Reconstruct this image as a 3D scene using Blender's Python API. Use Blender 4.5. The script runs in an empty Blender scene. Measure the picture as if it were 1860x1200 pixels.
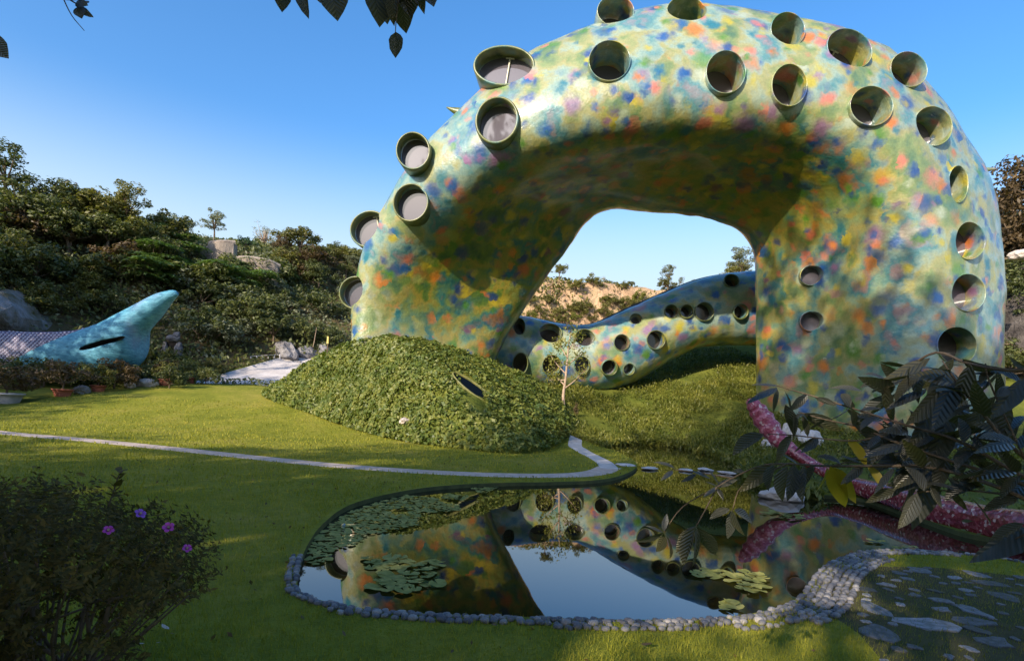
import bpy, bmesh, math, random
import numpy as np
from mathutils import Vector, Matrix, noise
from mathutils.bvhtree import BVHTree
from mathutils.geometry import delaunay_2d_cdt

S = bpy.context.scene
COL = S.collection
R = math.radians

# ------------------------------------------------------------------ camera
F = 1033.0                    # focal length in photograph pixels
CX, CY = 930.0, 725.0         # where the level view direction lands in the photograph
ROLL = R(3.0)
H = 1.6                       # eye height over the pond water (z = 0)
cam = bpy.data.cameras.new('camera')
cam.sensor_width = 36.0
cam.lens = F / 1860.0 * 36.0
cam.shift_y = (CY - 600.0) / 1860.0
cam.clip_start = 0.05
cam.clip_end = 3000.0
cam_o = bpy.data.objects.new('camera', cam)
COL.objects.link(cam_o)
RV = Vector((math.cos(ROLL), 0, math.sin(ROLL)))
UV = Vector((-math.sin(ROLL), 0, math.cos(ROLL)))
M = Matrix.Identity(4)
for i in range(3):
    M[i][0], M[i][1], M[i][2] = RV[i], UV[i], (0, -1, 0)[i]
M[0][3], M[1][3], M[2][3] = 0, 0, H
cam_o.matrix_world = M
S.camera = cam_o

# ------------------------------------------------------------------ light
SUN_EL, SUN_AZ = R(25.0), R(34.0)          # behind the camera, to its left
SDIR = Vector((-math.sin(SUN_AZ) * math.cos(SUN_EL), -math.cos(SUN_AZ) * math.cos(SUN_EL), math.sin(SUN_EL)))
W = bpy.data.worlds.new('World')
S.world = W
W.use_nodes = True
nt = W.node_tree
sky = nt.nodes.new('ShaderNodeTexSky')
sky.sky_type = 'NISHITA'
sky.sun_disc = False
sky.sun_elevation = SUN_EL
sky.sun_rotation = math.atan2(SDIR.x, SDIR.y)
sky.air_density = 1.0
sky.dust_density = 2.2
sky.ozone_density = 3.5
nt.nodes['Background'].inputs['Strength'].default_value = 0.15
hs = nt.nodes.new('ShaderNodeHueSaturation')
hs.inputs['Saturation'].default_value = 1.24
hs.inputs['Value'].default_value = 0.88
nt.links.new(sky.outputs['Color'], hs.inputs['Color'])
# pale haze low in the sky, the same all round the horizon
tc = nt.nodes.new('ShaderNodeTexCoord')
sp_ = nt.nodes.new('ShaderNodeSeparateXYZ')
nt.links.new(tc.outputs['Generated'], sp_.inputs[0])
mr = nt.nodes.new('ShaderNodeMapRange')
mr.interpolation_type = 'SMOOTHSTEP'
mr.inputs['From Min'].default_value = 0.42
mr.inputs['From Max'].default_value = 0.13
nt.links.new(sp_.outputs[2], mr.inputs['Value'])
hz = nt.nodes.new('ShaderNodeMix')
hz.data_type = 'RGBA'
hz.inputs[7].default_value = (2.15, 2.6, 2.85, 1)
nt.links.new(mr.outputs[0], hz.inputs[0])
nt.links.new(hs.outputs['Color'], hz.inputs[6])
nt.links.new(hz.outputs[2], nt.nodes['Background'].inputs['Color'])
sun = bpy.data.lights.new('sun', 'SUN')
sun.energy = 3.1
sun.angle = R(0.6)
sun.color = (1.0, 0.86, 0.68)
sun_o = bpy.data.objects.new('sun', sun)
sun_o.rotation_euler = (-SDIR).to_track_quat('-Z', 'Y').to_euler()
sun_o.location = (-20, -40, 30)
COL.objects.link(sun_o)
S.view_settings.view_transform = 'Standard'
S.view_settings.look = 'None'
S.view_settings.exposure = 1.25
S.view_settings.gamma = 1.0
S.view_settings.use_curve_mapping = False
S.cycles.max_bounces = 6
S.cycles.transparent_max_bounces = 4
S.cycles.use_denoising = True

# ------------------------------------------------------------------ helpers
def ray(px, py):
    return RV * ((px - CX) / F) - UV * ((py - CY) / F) + Vector((0, 1, 0))

def P(px, py, D):
    return Vector((0, 0, H)) + ray(px, py) * D

def G(px, py, z=0.0):
    r = ray(px, py)
    return Vector((0, 0, H)) + r * ((z - H) / r.z)

def fast_mesh(name, V, Fc, mat=None, smooth=False):
    """V (n,3); Fc (m,k) with k the same for all faces."""
    V = np.asarray(V, dtype=np.float32)
    Fc = np.asarray(Fc, dtype=np.int32)
    me = bpy.data.meshes.new(name)
    m, k = Fc.shape
    me.vertices.add(len(V))
    me.vertices.foreach_set('co', V.ravel())
    me.loops.add(m * k)
    me.loops.foreach_set('vertex_index', Fc.ravel())
    me.polygons.add(m)
    me.polygons.foreach_set('loop_start', np.arange(m, dtype=np.int32) * k)
    if smooth:
        me.polygons.foreach_set('use_smooth', np.ones(m, dtype=bool))
    me.update(calc_edges=True)
    if mat:
        me.materials.append(mat)
    return me

def poly_mesh(name, V, Fc, mat=None, smooth=False):
    me = bpy.data.meshes.new(name)
    me.from_pydata([tuple(v) for v in V], [], [tuple(f) for f in Fc])
    if smooth:
        me.polygons.foreach_set('use_smooth', np.ones(len(me.polygons), dtype=bool))
    me.update()
    if mat:
        me.materials.append(mat)
    return me

def ob(name, me, parent=None, loc=None, rot=None, scale=None):
    o = bpy.data.objects.new(name, me)
    COL.objects.link(o)
    if parent:
        o.parent = parent
    if loc is not None:
        o.location = loc
    if rot is not None:
        o.rotation_euler = rot
    if scale is not None:
        o.scale = scale if hasattr(scale, '__len__') else (scale,) * 3
    return o

def tag(o, label=None, cat=None, group=None, kind=None):
    if label: o['label'] = label
    if cat: o['category'] = cat
    if group: o['group'] = group
    if kind: o['kind'] = kind
    return o

def thing(name, label, cat, loc=(0, 0, 0), rot=(0, 0, 0), group=None, scale=1.0):
    o = ob(name, None, None, loc, rot, scale)
    o.empty_display_size = 0.3
    return tag(o, label, cat, group)

def crom(pts, n, closed=False):
    """Catmull-Rom through pts (m,d) sampled at n points per span."""
    A = np.asarray(pts, dtype=float)
    m = len(A)
    out = []
    spans = m if closed else m - 1
    for i in range(spans):
        if closed:
            p0, p1, p2, p3 = A[(i - 1) % m], A[i], A[(i + 1) % m], A[(i + 2) % m]
        else:
            p1, p2 = A[i], A[i + 1]
            p0 = A[i - 1] if i > 0 else 2 * p1 - p2
            p3 = A[i + 2] if i + 2 < m else 2 * p2 - p1
        for j in range(n):
            t = j / n
            out.append(0.5 * (2 * p1 + (p2 - p0) * t + (2 * p0 - 5 * p1 + 4 * p2 - p3) * t * t
                              + (3 * p1 - p0 - 3 * p2 + p3) * t ** 3))
    if not closed:
        out.append(A[-1])
    return np.array(out)

def inside(poly, X, Y):
    poly = np.asarray(poly, dtype=float)
    if np.size(X) == 1:
        x0, y0 = float(np.ravel(X)[0]), float(np.ravel(Y)[0])
        a, b = poly[:, :2], np.roll(poly[:, :2], -1, 0)
        dy = b[:, 1] - a[:, 1]
        k = (a[:, 1] > y0) != (b[:, 1] > y0)
        xi = (b[:, 0] - a[:, 0]) * (y0 - a[:, 1]) / np.where(dy == 0, 1, dy) + a[:, 0]
        return np.full(np.shape(X), bool(np.sum(k & (x0 < xi)) % 2))
    c = np.zeros(np.shape(X), dtype=bool)
    n = len(poly)
    for i in range(n):
        x1, y1 = poly[i][:2]
        x2, y2 = poly[(i + 1) % n][:2]
        if y1 == y2:
            continue
        k = ((y1 > Y) != (y2 > Y)) & (X < (x2 - x1) * (Y - y1) / (y2 - y1) + x1)
        c ^= k
    return c

def polydist(poly, X, Y, closed=True):
    poly = np.asarray(poly, dtype=float)
    n = len(poly)
    if np.size(X) == 1:
        x0, y0 = float(np.ravel(X)[0]), float(np.ravel(Y)[0])
        a, b = poly[:, :2], np.roll(poly[:, :2], -1, 0)
        if not closed: a, b = a[:-1], b[:-1]
        e = b - a
        t = np.clip(((x0 - a[:, 0]) * e[:, 0] + (y0 - a[:, 1]) * e[:, 1]) / ((e * e).sum(1) + 1e-12), 0, 1)
        return np.full(np.shape(X), np.hypot(x0 - a[:, 0] - t * e[:, 0], y0 - a[:, 1] - t * e[:, 1]).min())
    d = np.full(np.shape(X), 1e9)
    for i in range(n if closed else n - 1):
        a, b = poly[i][:2], poly[(i + 1) % n][:2]
        ex, ey = b[0] - a[0], b[1] - a[1]
        L = ex * ex + ey * ey + 1e-12
        t = np.clip(((X - a[0]) * ex + (Y - a[1]) * ey) / L, 0, 1)
        d = np.minimum(d, np.hypot(X - a[0] - t * ex, Y - a[1] - t * ey))
    return d

def ss(a, b, x):
    t = np.clip((x - a) / (b - a), 0, 1)
    return t * t * (3 - 2 * t)

def tube(pts, radii, seg=8, cap=True):
    """Swept round tube: verts, faces (lists)."""
    pts = [Vector(p) for p in pts]
    n = len(pts)
    V, Fc = [], []
    up = None
    for i, p in enumerate(pts):
        t = (pts[min(i + 1, n - 1)] - pts[max(i - 1, 0)]).normalized()
        if up is None:
            up = t.orthogonal().normalized()
        up = (up - t * up.dot(t)).normalized()
        s = t.cross(up)
        r = radii[i] if hasattr(radii, '__len__') else radii
        for k in range(seg):
            a = 2 * math.pi * k / seg
            V.append(p + up * (math.cos(a) * r) + s * (math.sin(a) * r))
    for i in range(n - 1):
        for k in range(seg):
            a, b = i * seg + k, i * seg + (k + 1) % seg
            Fc.append((a, b, b + seg, a + seg))
    if cap:
        Fc.append(tuple(range(seg - 1, -1, -1)))
        Fc.append(tuple(range((n - 1) * seg, n * seg)))
    return V, Fc

class MB:
    def __init__(self):
        self.V, self.F = [], []
    def add(self, V, Fc):
        o = len(self.V)
        self.V += [tuple(v) for v in V]
        self.F += [tuple(i + o for i in f) for f in Fc]
        return self
    def mesh(self, name, mat=None, smooth=False):
        return poly_mesh(name, self.V, self.F, mat, smooth)

# ------------------------------------------------------------------ materials
class NT:
    def __init__(self, name):
        self.m = bpy.data.materials.new(name)
        self.m.use_nodes = True
        self.t = self.m.node_tree
        self.b = self.t.nodes['Principled BSDF']
        self.out = self.t.nodes['Material Output']
    def n(self, typ, **kw):
        nd = self.t.nodes.new(typ)
        ins = kw.pop('ins', {})
        for k, v in kw.items():
            setattr(nd, k, v)
        for k, v in ins.items():
            if isinstance(v, bpy.types.NodeSocket):
                self.t.links.new(v, nd.inputs[k])
            else:
                nd.inputs[k].default_value = v
        return nd
    def link(self, a, b):
        self.t.links.new(a, b)
    def coord(self, kind='Object'):
        return self.n('ShaderNodeTexCoord').outputs[kind]
    def noise(self, vec, scale, detail=3.0, rough=0.55):
        return self.n('ShaderNodeTexNoise', ins={'Vector': vec, 'Scale': scale, 'Detail': detail, 'Roughness': rough})
    def ramp(self, fac, stops, interp='LINEAR'):
        r = self.n('ShaderNodeValToRGB', ins={'Fac': fac})
        cr = r.color_ramp
        cr.interpolation = interp
        while len(cr.elements) < len(stops):
            cr.elements.new(0.5)
        for e, (p, c) in zip(cr.elements, stops):
            e.position = p
            e.color = (*c, 1) if len(c) == 3 else c
        return r.outputs['Color']
    def mix(self, fac, a, b, mode='MIX'):
        nd = self.n('ShaderNodeMix', data_type='RGBA', blend_type=mode)
        for sock, v in ((nd.inputs[0], fac), (nd.inputs[6], a), (nd.inputs[7], b)):
            if isinstance(v, bpy.types.NodeSocket):
                self.link(v, sock)
            else:
                sock.default_value = v if not hasattr(v, '__len__') else ((*v, 1) if len(v) == 3 else v)
        return nd.outputs[2]
    def rng(self, v, a, b, c=0.0, d=1.0):
        return self.n('ShaderNodeMapRange', interpolation_type='SMOOTHSTEP',
                      ins={'Value': v, 'From Min': a, 'From Max': b, 'To Min': c, 'To Max': d}).outputs[0]
    def bump(self, h, strength, dist=0.02):
        bp = self.n('ShaderNodeBump', ins={'Height': h, 'Strength': strength, 'Distance': dist})
        self.link(bp.outputs[0], self.b.inputs['Normal'])
        return bp
    def col(self, c):
        if isinstance(c, bpy.types.NodeSocket):
            self.link(c, self.b.inputs['Base Color'])
        else:
            self.b.inputs['Base Color'].default_value = (*c, 1)
    def set(self, **kw):
        for k, v in kw.items():
            self.b.inputs[k.replace('_', ' ')].default_value = v

def leaf_mat(name, stops, rough=0.5, trans=0.3, spec=0.4, tcol=None, patch=2.0):
    g = NT(name)
    geo = g.n('ShaderNodeNewGeometry')
    oi = g.n('ShaderNodeObjectInfo')
    nz = g.noise(g.coord(), patch, 2)
    f = g.n('ShaderNodeMath', operation='MULTIPLY_ADD', ins={0: geo.outputs['Random Per Island'], 1: 0.5})
    g.link(nz.outputs[0], f.inputs[2])
    f2 = g.n('ShaderNodeMath', operation='MULTIPLY_ADD', ins={0: oi.outputs['Random'], 1: 0.25, 2: -0.35})
    f3 = g.n('ShaderNodeMath', operation='ADD', use_clamp=True)
    g.link(f.outputs[0], f3.inputs[0]); g.link(f2.outputs[0], f3.inputs[1])
    c = g.ramp(f3.outputs[0], stops)
    g.col(c)
    g.set(Roughness=rough, Specular_IOR_Level=spec)
    tr = g.n('ShaderNodeBsdfTranslucent')
    tc = g.mix(1.0, c, tcol or (1.5, 1.6, 0.5), 'MULTIPLY')
    g.link(tc, tr.inputs['Color'])
    mx = g.n('ShaderNodeMixShader', ins={0: trans})
    g.link(g.b.outputs[0], mx.inputs[1]); g.link(tr.outputs[0], mx.inputs[2])
    g.link(mx.outputs[0], g.out.inputs[0])
    return g.m

def simple_mat(name, c1, c2, scale=4.0, rough=0.7, bump=0.3, detail=4, spec=0.4, dist=0.02, c3=None):
    g = NT(name)
    v = g.coord()
    nz = g.noise(v, scale, detail)
    stops = [(0.3, c1), (0.7, c2)] if c3 is None else [(0.3, c1), (0.5, c2), (0.7, c3)]
    g.col(g.ramp(nz.outputs[0], stops))
    g.set(Roughness=rough, Specular_IOR_Level=spec)
    if bump:
        n2 = g.noise(v, scale * 5, 5)
        g.bump(n2.outputs[0], bump, dist)
    return g.m

def mosaic_mat():
    """Iridescent tile skin: soft dabs of colour over a yellow green and aqua field, glossy."""
    g = NT('mosaic')
    v = g.coord()
    wz = g.noise(v, 1.1, 3)
    off = g.n('ShaderNodeVectorMath', operation='SUBTRACT', ins={0: wz.outputs['Color'], 1: (0.5, 0.5, 0.5)})
    off2 = g.n('ShaderNodeVectorMath', operation='SCALE', ins={0: off.outputs[0], 'Scale': 0.6})
    wf = g.noise(v, 5.5, 3)
    offf = g.n('ShaderNodeVectorMath', operation='SUBTRACT', ins={0: wf.outputs['Color'], 1: (0.5, 0.5, 0.5)})
    offf2 = g.n('ShaderNodeVectorMath', operation='SCALE', ins={0: offf.outputs[0], 'Scale': 0.30})
    w0 = g.n('ShaderNodeVectorMath', operation='ADD', ins={0: v, 1: off2.outputs[0]})
    w = g.n('ShaderNodeVectorMath', operation='ADD', ins={0: w0.outputs[0], 1: offf2.outputs[0]}).outputs[0]
    bn = g.noise(w, 0.7, 2.5).outputs[0]
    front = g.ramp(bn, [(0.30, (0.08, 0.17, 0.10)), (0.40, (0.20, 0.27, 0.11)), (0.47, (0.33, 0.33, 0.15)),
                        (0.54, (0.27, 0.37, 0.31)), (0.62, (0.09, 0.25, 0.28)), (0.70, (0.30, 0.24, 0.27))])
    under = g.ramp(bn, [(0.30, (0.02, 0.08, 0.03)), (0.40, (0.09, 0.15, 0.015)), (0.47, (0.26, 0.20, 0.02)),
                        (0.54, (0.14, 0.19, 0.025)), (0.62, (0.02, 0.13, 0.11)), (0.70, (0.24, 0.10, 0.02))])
    ushade = g.n('ShaderNodeAttribute', attribute_name='underside_shade').outputs['Fac']  # underside palette: warmer hues, with the shade there painted in darker
    base = g.mix(ushade, front, under)
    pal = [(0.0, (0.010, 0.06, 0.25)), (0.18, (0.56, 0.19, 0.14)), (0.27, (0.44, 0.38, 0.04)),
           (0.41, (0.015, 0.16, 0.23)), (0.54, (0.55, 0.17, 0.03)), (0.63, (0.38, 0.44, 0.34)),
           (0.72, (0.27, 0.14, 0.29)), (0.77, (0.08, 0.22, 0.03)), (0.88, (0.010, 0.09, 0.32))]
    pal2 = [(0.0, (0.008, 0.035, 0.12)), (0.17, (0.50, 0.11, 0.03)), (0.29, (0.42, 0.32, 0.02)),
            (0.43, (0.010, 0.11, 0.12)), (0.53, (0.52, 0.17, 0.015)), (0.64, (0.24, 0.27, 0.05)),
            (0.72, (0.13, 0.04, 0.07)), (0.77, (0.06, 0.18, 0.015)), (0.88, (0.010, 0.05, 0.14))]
    c = base
    for sc, seed, lo, hi, op in ((1.15, 0.0, 0.15, 0.60, 0.85), (1.5, 7.3, 0.14, 0.56, 0.95), (2.0, 3.1, 0.08, 0.52, 0.85)):
        mp = g.n('ShaderNodeMapping', ins={'Vector': w, 'Location': (seed, seed * 0.7, -seed)})
        vo = g.n('ShaderNodeTexVoronoi', feature='F1', ins={'Vector': mp.outputs[0], 'Scale': sc, 'Randomness': 1.0})
        sep = g.n('ShaderNodeSeparateColor', ins={0: vo.outputs['Color']})
        dab = g.mix(ushade, g.ramp(sep.outputs[0], pal, 'CONSTANT'), g.ramp(sep.outputs[0], pal2, 'CONSTANT'))
        msk = g.rng(vo.outputs['Distance'], lo, hi, op, 0.0)
        keep = g.rng(sep.outputs[1], 0.3, 0.5, 0.0, 1.0)
        mm = g.n('ShaderNodeMath', operation='MULTIPLY', ins={0: msk, 1: keep})
        c = g.mix(mm.outputs[0], c, dab)
    fine = g.noise(v, 14, 4)
    c = g.mix(0.35, c, g.ramp(fine.outputs[0], [(0.3, (0.45, 0.45, 0.45)), (0.7, (1, 1, 1))]), 'MULTIPLY')
    g.set(Specular_IOR_Level=0.55, Coat_Weight=0.5, Coat_Roughness=0.17)
    g.link(g.rng(g.noise(v, 2.3, 5, 0.7).outputs[0], 0.35, 0.65, 0.28, 0.55), g.b.inputs['Roughness'])
    grime = g.noise(v, 0.9, 7, 0.7)
    c = g.mix(g.rng(grime.outputs[0], 0.54, 0.74, 0.0, 0.3), c, (0.12, 0.11, 0.07))
    g.col(c)
    til = g.n('ShaderNodeTexVoronoi', feature='DISTANCE_TO_EDGE', ins={'Vector': v, 'Scale': 9.0})
    h = g.rng(til.outputs['Distance'], 0.0, 0.08)
    lump = g.noise(v, 1.6, 4)
    b1 = g.n('ShaderNodeBump', ins={'Height': lump.outputs[0], 'Strength': 0.35, 'Distance': 0.18})
    b2 = g.n('ShaderNodeBump', ins={'Height': h, 'Strength': 0.25, 'Distance': 0.012})
    g.link(b1.outputs[0], b2.inputs['Normal'])
    g.link(b2.outputs[0], g.b.inputs['Normal'])
    return g.m

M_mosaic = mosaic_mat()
M_rim = simple_mat('window_rim', (0.03, 0.06, 0.02), (0.15, 0.16, 0.05), 1.5, 0.35, 0.2, spec=0.6, c3=(0.06, 0.16, 0.16))
M_mull = simple_mat('mullion_metal', (0.45, 0.44, 0.32), (0.6, 0.58, 0.45), 3.0, 0.4, 0.0)
g = NT('window_pane'); g.col((0.105, 0.095, 0.115)); g.set(Roughness=0.04, Specular_IOR_Level=0.5, IOR=1.75); M_pane = g.m
g = NT('dark_pane_and_shade'); g.col((0.035, 0.028, 0.026)); g.set(Roughness=0.12, Specular_IOR_Level=0.6); M_dark = g.m

g = NT('pond_water')
g.col((0.012, 0.010, 0.004)); g.set(Roughness=0.015, IOR=1.62, Specular_IOR_Level=0.75)
nz = g.noise(g.coord(), 1.3, 2); g.bump(nz.outputs[0], 0.05, 0.01)
M_water = g.m

g = NT('lawn_grass')
v = g.coord()
a = g.noise(v, 0.55, 6, 0.65); b = g.noise(v, 9.0, 5); c3 = g.noise(v, 60, 3)
cc = g.ramp(a.outputs[0], [(0.3, (0.165, 0.19, 0.020)), (0.5, (0.25, 0.255, 0.03)), (0.7, (0.35, 0.305, 0.06))])
cc = g.mix(0.55, cc, g.ramp(b.outputs[0], [(0.35, (0.55, 0.6, 0.5)), (0.65, (1.1, 1.1, 1.0))]), 'MULTIPLY')
g.col(cc); g.set(Roughness=0.9, Specular_IOR_Level=0.15)
g.bump(c3.outputs[0], 0.9, 0.04)
M_lawn = g.m
M_soil = simple_mat('hill_soil', (0.045, 0.045, 0.018), (0.11, 0.085, 0.045), 0.5, 0.95, 0.8, 6, 0.1, 0.2, (0.07, 0.085, 0.025))
M_bank = simple_mat('bank_turf', (0.06, 0.085, 0.014), (0.16, 0.17, 0.03), 0.8, 0.95, 0.8, 6, 0.1, 0.08)
M_cliff = simple_mat('cliff_rock', (0.27, 0.17, 0.10), (0.46, 0.31, 0.19), 0.35, 0.9, 0.9, 8, 0.15, 0.5, (0.22, 0.20, 0.09))
M_moss = simple_mat('mossy_soil', (0.045, 0.042, 0.018), (0.085, 0.075, 0.035), 1.2, 0.95, 0.8, 6, 0.1, 0.03, (0.05, 0.06, 0.02))
M_sand = simple_mat('pale_sand', (0.42, 0.38, 0.36), (0.58, 0.54, 0.52), 1.0, 0.9, 0.5, 5, 0.15, 0.05)
M_gravel = simple_mat('path_gravel', (0.38, 0.30, 0.25), (0.62, 0.51, 0.44), 7.0, 0.9, 0.8, 5, 0.2, 0.02)
M_whitestone = simple_mat('white_stone', (0.42, 0.39, 0.37), (0.62, 0.59, 0.57), 6.0, 0.8, 0.5, 5, 0.2, 0.02)
g = NT('cobble_stone')
oi = g.n('ShaderNodeObjectInfo'); nz = g.noise(g.coord(), 3.0, 4); gi = g.n('ShaderNodeNewGeometry')
f = g.n('ShaderNodeMath', operation='ADD', ins={0: oi.outputs['Random'], 1: gi.outputs['Random Per Island']})
f2 = g.n('ShaderNodeMath', operation='FRACT', ins={0: f.outputs[0]})
cc = g.ramp(f2.outputs[0], [(0.0, (0.09, 0.093, 0.11)), (0.4, (0.16, 0.16, 0.18)), (0.75, (0.23, 0.22, 0.225)), (1.0, (0.36, 0.34, 0.33))])
cc = g.mix(0.6, cc, g.ramp(nz.outputs[0], [(0.35, (0.55, 0.53, 0.5)), (0.65, (1, 1, 1))]), 'MULTIPLY')
g.col(cc); g.set(Roughness=0.6); g.bump(nz.outputs[0], 0.4, 0.02); M_cobble = g.m
g = NT('flag_stone')
oi = g.n('ShaderNodeObjectInfo'); v = g.coord(); nz = g.noise(v, 2.2, 6, 0.65)
cc = g.ramp(oi.outputs['Random'], [(0.0, (0.075, 0.072, 0.06)), (0.45, (0.13, 0.13, 0.14)), (0.8, (0.20, 0.205, 0.23)), (1.0, (0.30, 0.30, 0.33))])
cc = g.mix(0.85, cc, g.ramp(nz.outputs[0], [(0.35, (0.35, 0.36, 0.26)), (0.6, (1, 1, 1))]), 'MULTIPLY')
g.col(cc); g.set(Roughness=0.65); g.bump(nz.outputs[0], 0.5, 0.02); M_flag = g.m
M_rock = simple_mat('grey_rock', (0.10, 0.09, 0.09), (0.30, 0.29, 0.30), 1.6, 0.85, 0.9, 7, 0.25, 0.12)
M_palerock = simple_mat('pale_rock', (0.45, 0.38, 0.34), (0.62, 0.55, 0.50), 2.0, 0.85, 0.6, 6, 0.25, 0.05)
M_wall = simple_mat('terrace_wall', (0.20, 0.165, 0.14), (0.34, 0.29, 0.245), 1.2, 0.9, 0.7, 6, 0.2, 0.06)
M_terra = simple_mat('terracotta', (0.26, 0.075, 0.045), (0.36, 0.12, 0.08), 5, 0.8, 0.3)
M_greypot = simple_mat('grey_pot', (0.24, 0.25, 0.29), (0.36, 0.37, 0.41), 5, 0.8, 0.3)
M_bark = simple_mat('bark', (0.10, 0.075, 0.05), (0.20, 0.15, 0.11), 6, 0.9, 0.8, 5, 0.2, 0.02)
M_palebark = simple_mat('pale_bark', (0.30, 0.21, 0.15), (0.45, 0.34, 0.25), 8, 0.85, 0.4)
M_picket = simple_mat('picket_paint', (0.45, 0.43, 0.45), (0.62, 0.60, 0.62), 5, 0.7, 0.2)

L_dark = leaf_mat('leaf_dark', [(0.1, (0.038, 0.050, 0.018)), (0.5, (0.090, 0.108, 0.036)), (0.9, (0.17, 0.18, 0.055))])
L_olive = leaf_mat('leaf_olive', [(0.1, (0.055, 0.058, 0.014)), (0.5, (0.125, 0.125, 0.030)), (0.9, (0.22, 0.20, 0.05))])
L_grey = leaf_mat('leaf_grey_green', [(0.1, (0.070, 0.085, 0.055)), (0.5, (0.155, 0.175, 0.11)), (0.9, (0.24, 0.25, 0.16))])
L_fresh = leaf_mat('leaf_fresh', [(0.1, (0.06, 0.11, 0.04)), (0.5, (0.12, 0.19, 0.075)), (0.9, (0.20, 0.27, 0.11))])
L_brown = leaf_mat('leaf_brown', [(0.1, (0.050, 0.034, 0.016)), (0.5, (0.100, 0.068, 0.032)), (0.9, (0.16, 0.11, 0.055))])
L_ivy = leaf_mat('leaf_ivy', [(0.1, (0.040, 0.070, 0.012)), (0.5, (0.095, 0.135, 0.024)), (0.9, (0.22, 0.23, 0.05))], trans=0.25, patch=1.6)
L_weed = leaf_mat('leaf_weed', [(0.1, (0.07, 0.09, 0.014)), (0.5, (0.16, 0.17, 0.028)), (0.9, (0.27, 0.24, 0.05))], patch=0.8)
L_azalea = leaf_mat('leaf_azalea', [(0.1, (0.035, 0.032, 0.012)), (0.55, (0.085, 0.070, 0.022)), (0.95, (0.20, 0.135, 0.035))], rough=0.7, spec=0.15, patch=3.0)
L_broad = leaf_mat('leaf_broad', [(0.1, (0.028, 0.032, 0.032)), (0.5, (0.055, 0.058, 0.048)), (0.95, (0.14, 0.12, 0.03))], rough=0.38, trans=0.25, spec=0.75, tcol=(2.2, 2.0, 0.35), patch=1.0)
for mm_ in (L_broad,):
    t_ = mm_.node_tree; bs = t_.nodes['Principled BSDF']
    tc_ = t_.nodes.new('ShaderNodeTexCoord'); sx = t_.nodes.new('ShaderNodeSeparateXYZ'); t_.links.new(tc_.outputs['Object'], sx.inputs[0])
    ab = t_.nodes.new('ShaderNodeMath'); ab.operation = 'ABSOLUTE'; t_.links.new(sx.outputs[0], ab.inputs[0])
    m1 = t_.nodes.new('ShaderNodeMath'); m1.operation = 'MULTIPLY_ADD'; t_.links.new(ab.outputs[0], m1.inputs[0]); m1.inputs[1].default_value = -1.2; t_.links.new(sx.outputs[1], m1.inputs[2])
    wv = t_.nodes.new('ShaderNodeMath'); wv.operation = 'SINE'; m2 = t_.nodes.new('ShaderNodeMath'); m2.operation = 'MULTIPLY'; m2.inputs[1].default_value = 62.0
    t_.links.new(m1.outputs[0], m2.inputs[0]); t_.links.new(m2.outputs[0], wv.inputs[0])
    bp_ = t_.nodes.new('ShaderNodeBump'); bp_.inputs['Strength'].default_value = 0.5; bp_.inputs['Distance'].default_value = 0.004
    t_.links.new(wv.outputs[0], bp_.inputs['Height']); t_.links.new(bp_.outputs[0], bs.inputs['Normal'])
L_sun_yellow = leaf_mat('leaf_sun_yellow', [(0.1, (0.22, 0.18, 0.02)), (0.5, (0.34, 0.27, 0.03)), (0.9, (0.42, 0.36, 0.06))], rough=0.5, trans=0.3, spec=0.3, patch=1.0)  # sunlight put into the base colour of a few leaves
L_pad = leaf_mat('lily_pad', [(0.1, (0.12, 0.13, 0.035)), (0.5, (0.23, 0.235, 0.06)), (0.9, (0.38, 0.35, 0.11))], rough=0.75, trans=0.1, spec=0.2, patch=1.0)
L_grass = leaf_mat('grass_blade', [(0.1, (0.14, 0.16, 0.016)), (0.5, (0.25, 0.255, 0.028)), (0.9, (0.38, 0.33, 0.06))], rough=0.7, trans=0.3, spec=0.2, patch=0.5)

# ------------------------------------------------------------------ terrain shape
POND_PX = [(540, 1078), (543, 1045), (556, 1005), (585, 962), (635, 925), (715, 902), (800, 889), (900, 883), (1000, 881),
           (1085, 877), (1132, 867), (1157, 851), (1146, 836), (1115, 822), (1095, 814), (1120, 808), (1180, 808), (1250, 816), (1300, 828),
           (1345, 850), (1375, 878), (1430, 902), (1500, 905), (1570, 912), (1650, 940), (1740, 972), (1800, 985), (1880, 1002), (1960, 1040),
           (1900, 1037), (1790, 1019), (1690, 1010), (1600, 1008), (1545, 1016), (1495, 1040), (1468, 1072), (1450, 1098),
           (1395, 1122), (1300, 1137), (1150, 1141), (950, 1136), (800, 1131), (660, 1121), (588, 1107), (552, 1093)]
POND = crom([tuple(G(*p))[:2] for p in POND_PX], 5, True)
LAWN_Z = 0.065
PATH_PX = [(-260, 752), (-120, 769), (0, 785), (150, 798), (300, 813), (450, 829), (600, 844), (750, 855), (900, 862), (1020, 863), (1082, 858), (1108, 848)]
PATH_C = crom([tuple(G(*p, LAWN_Z))[:2] for p in PATH_PX], 5)
STONE_PX = [(1108, 848), (1096, 836), (1073, 824), (1054, 811), (1045, 798), (1047, 787)]
STONE_C = crom([tuple(G(*p, z_))[:2] for p, z_ in zip(STONE_PX, (0.1, 0.1, 0.1, 0.2, 0.38, 0.5))], 5)

def ribbon(C, w):
    C = np.asarray(C)
    t = np.gradient(C, axis=0)
    t /= np.linalg.norm(t, axis=1)[:, None]
    nrm = np.stack([-t[:, 1], t[:, 0]], 1)
    ww = np.asarray(w)[:, None] if hasattr(w, '__len__') else w
    return np.concatenate([C + nrm * ww / 2, (C - nrm * ww / 2)[::-1]])

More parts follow.
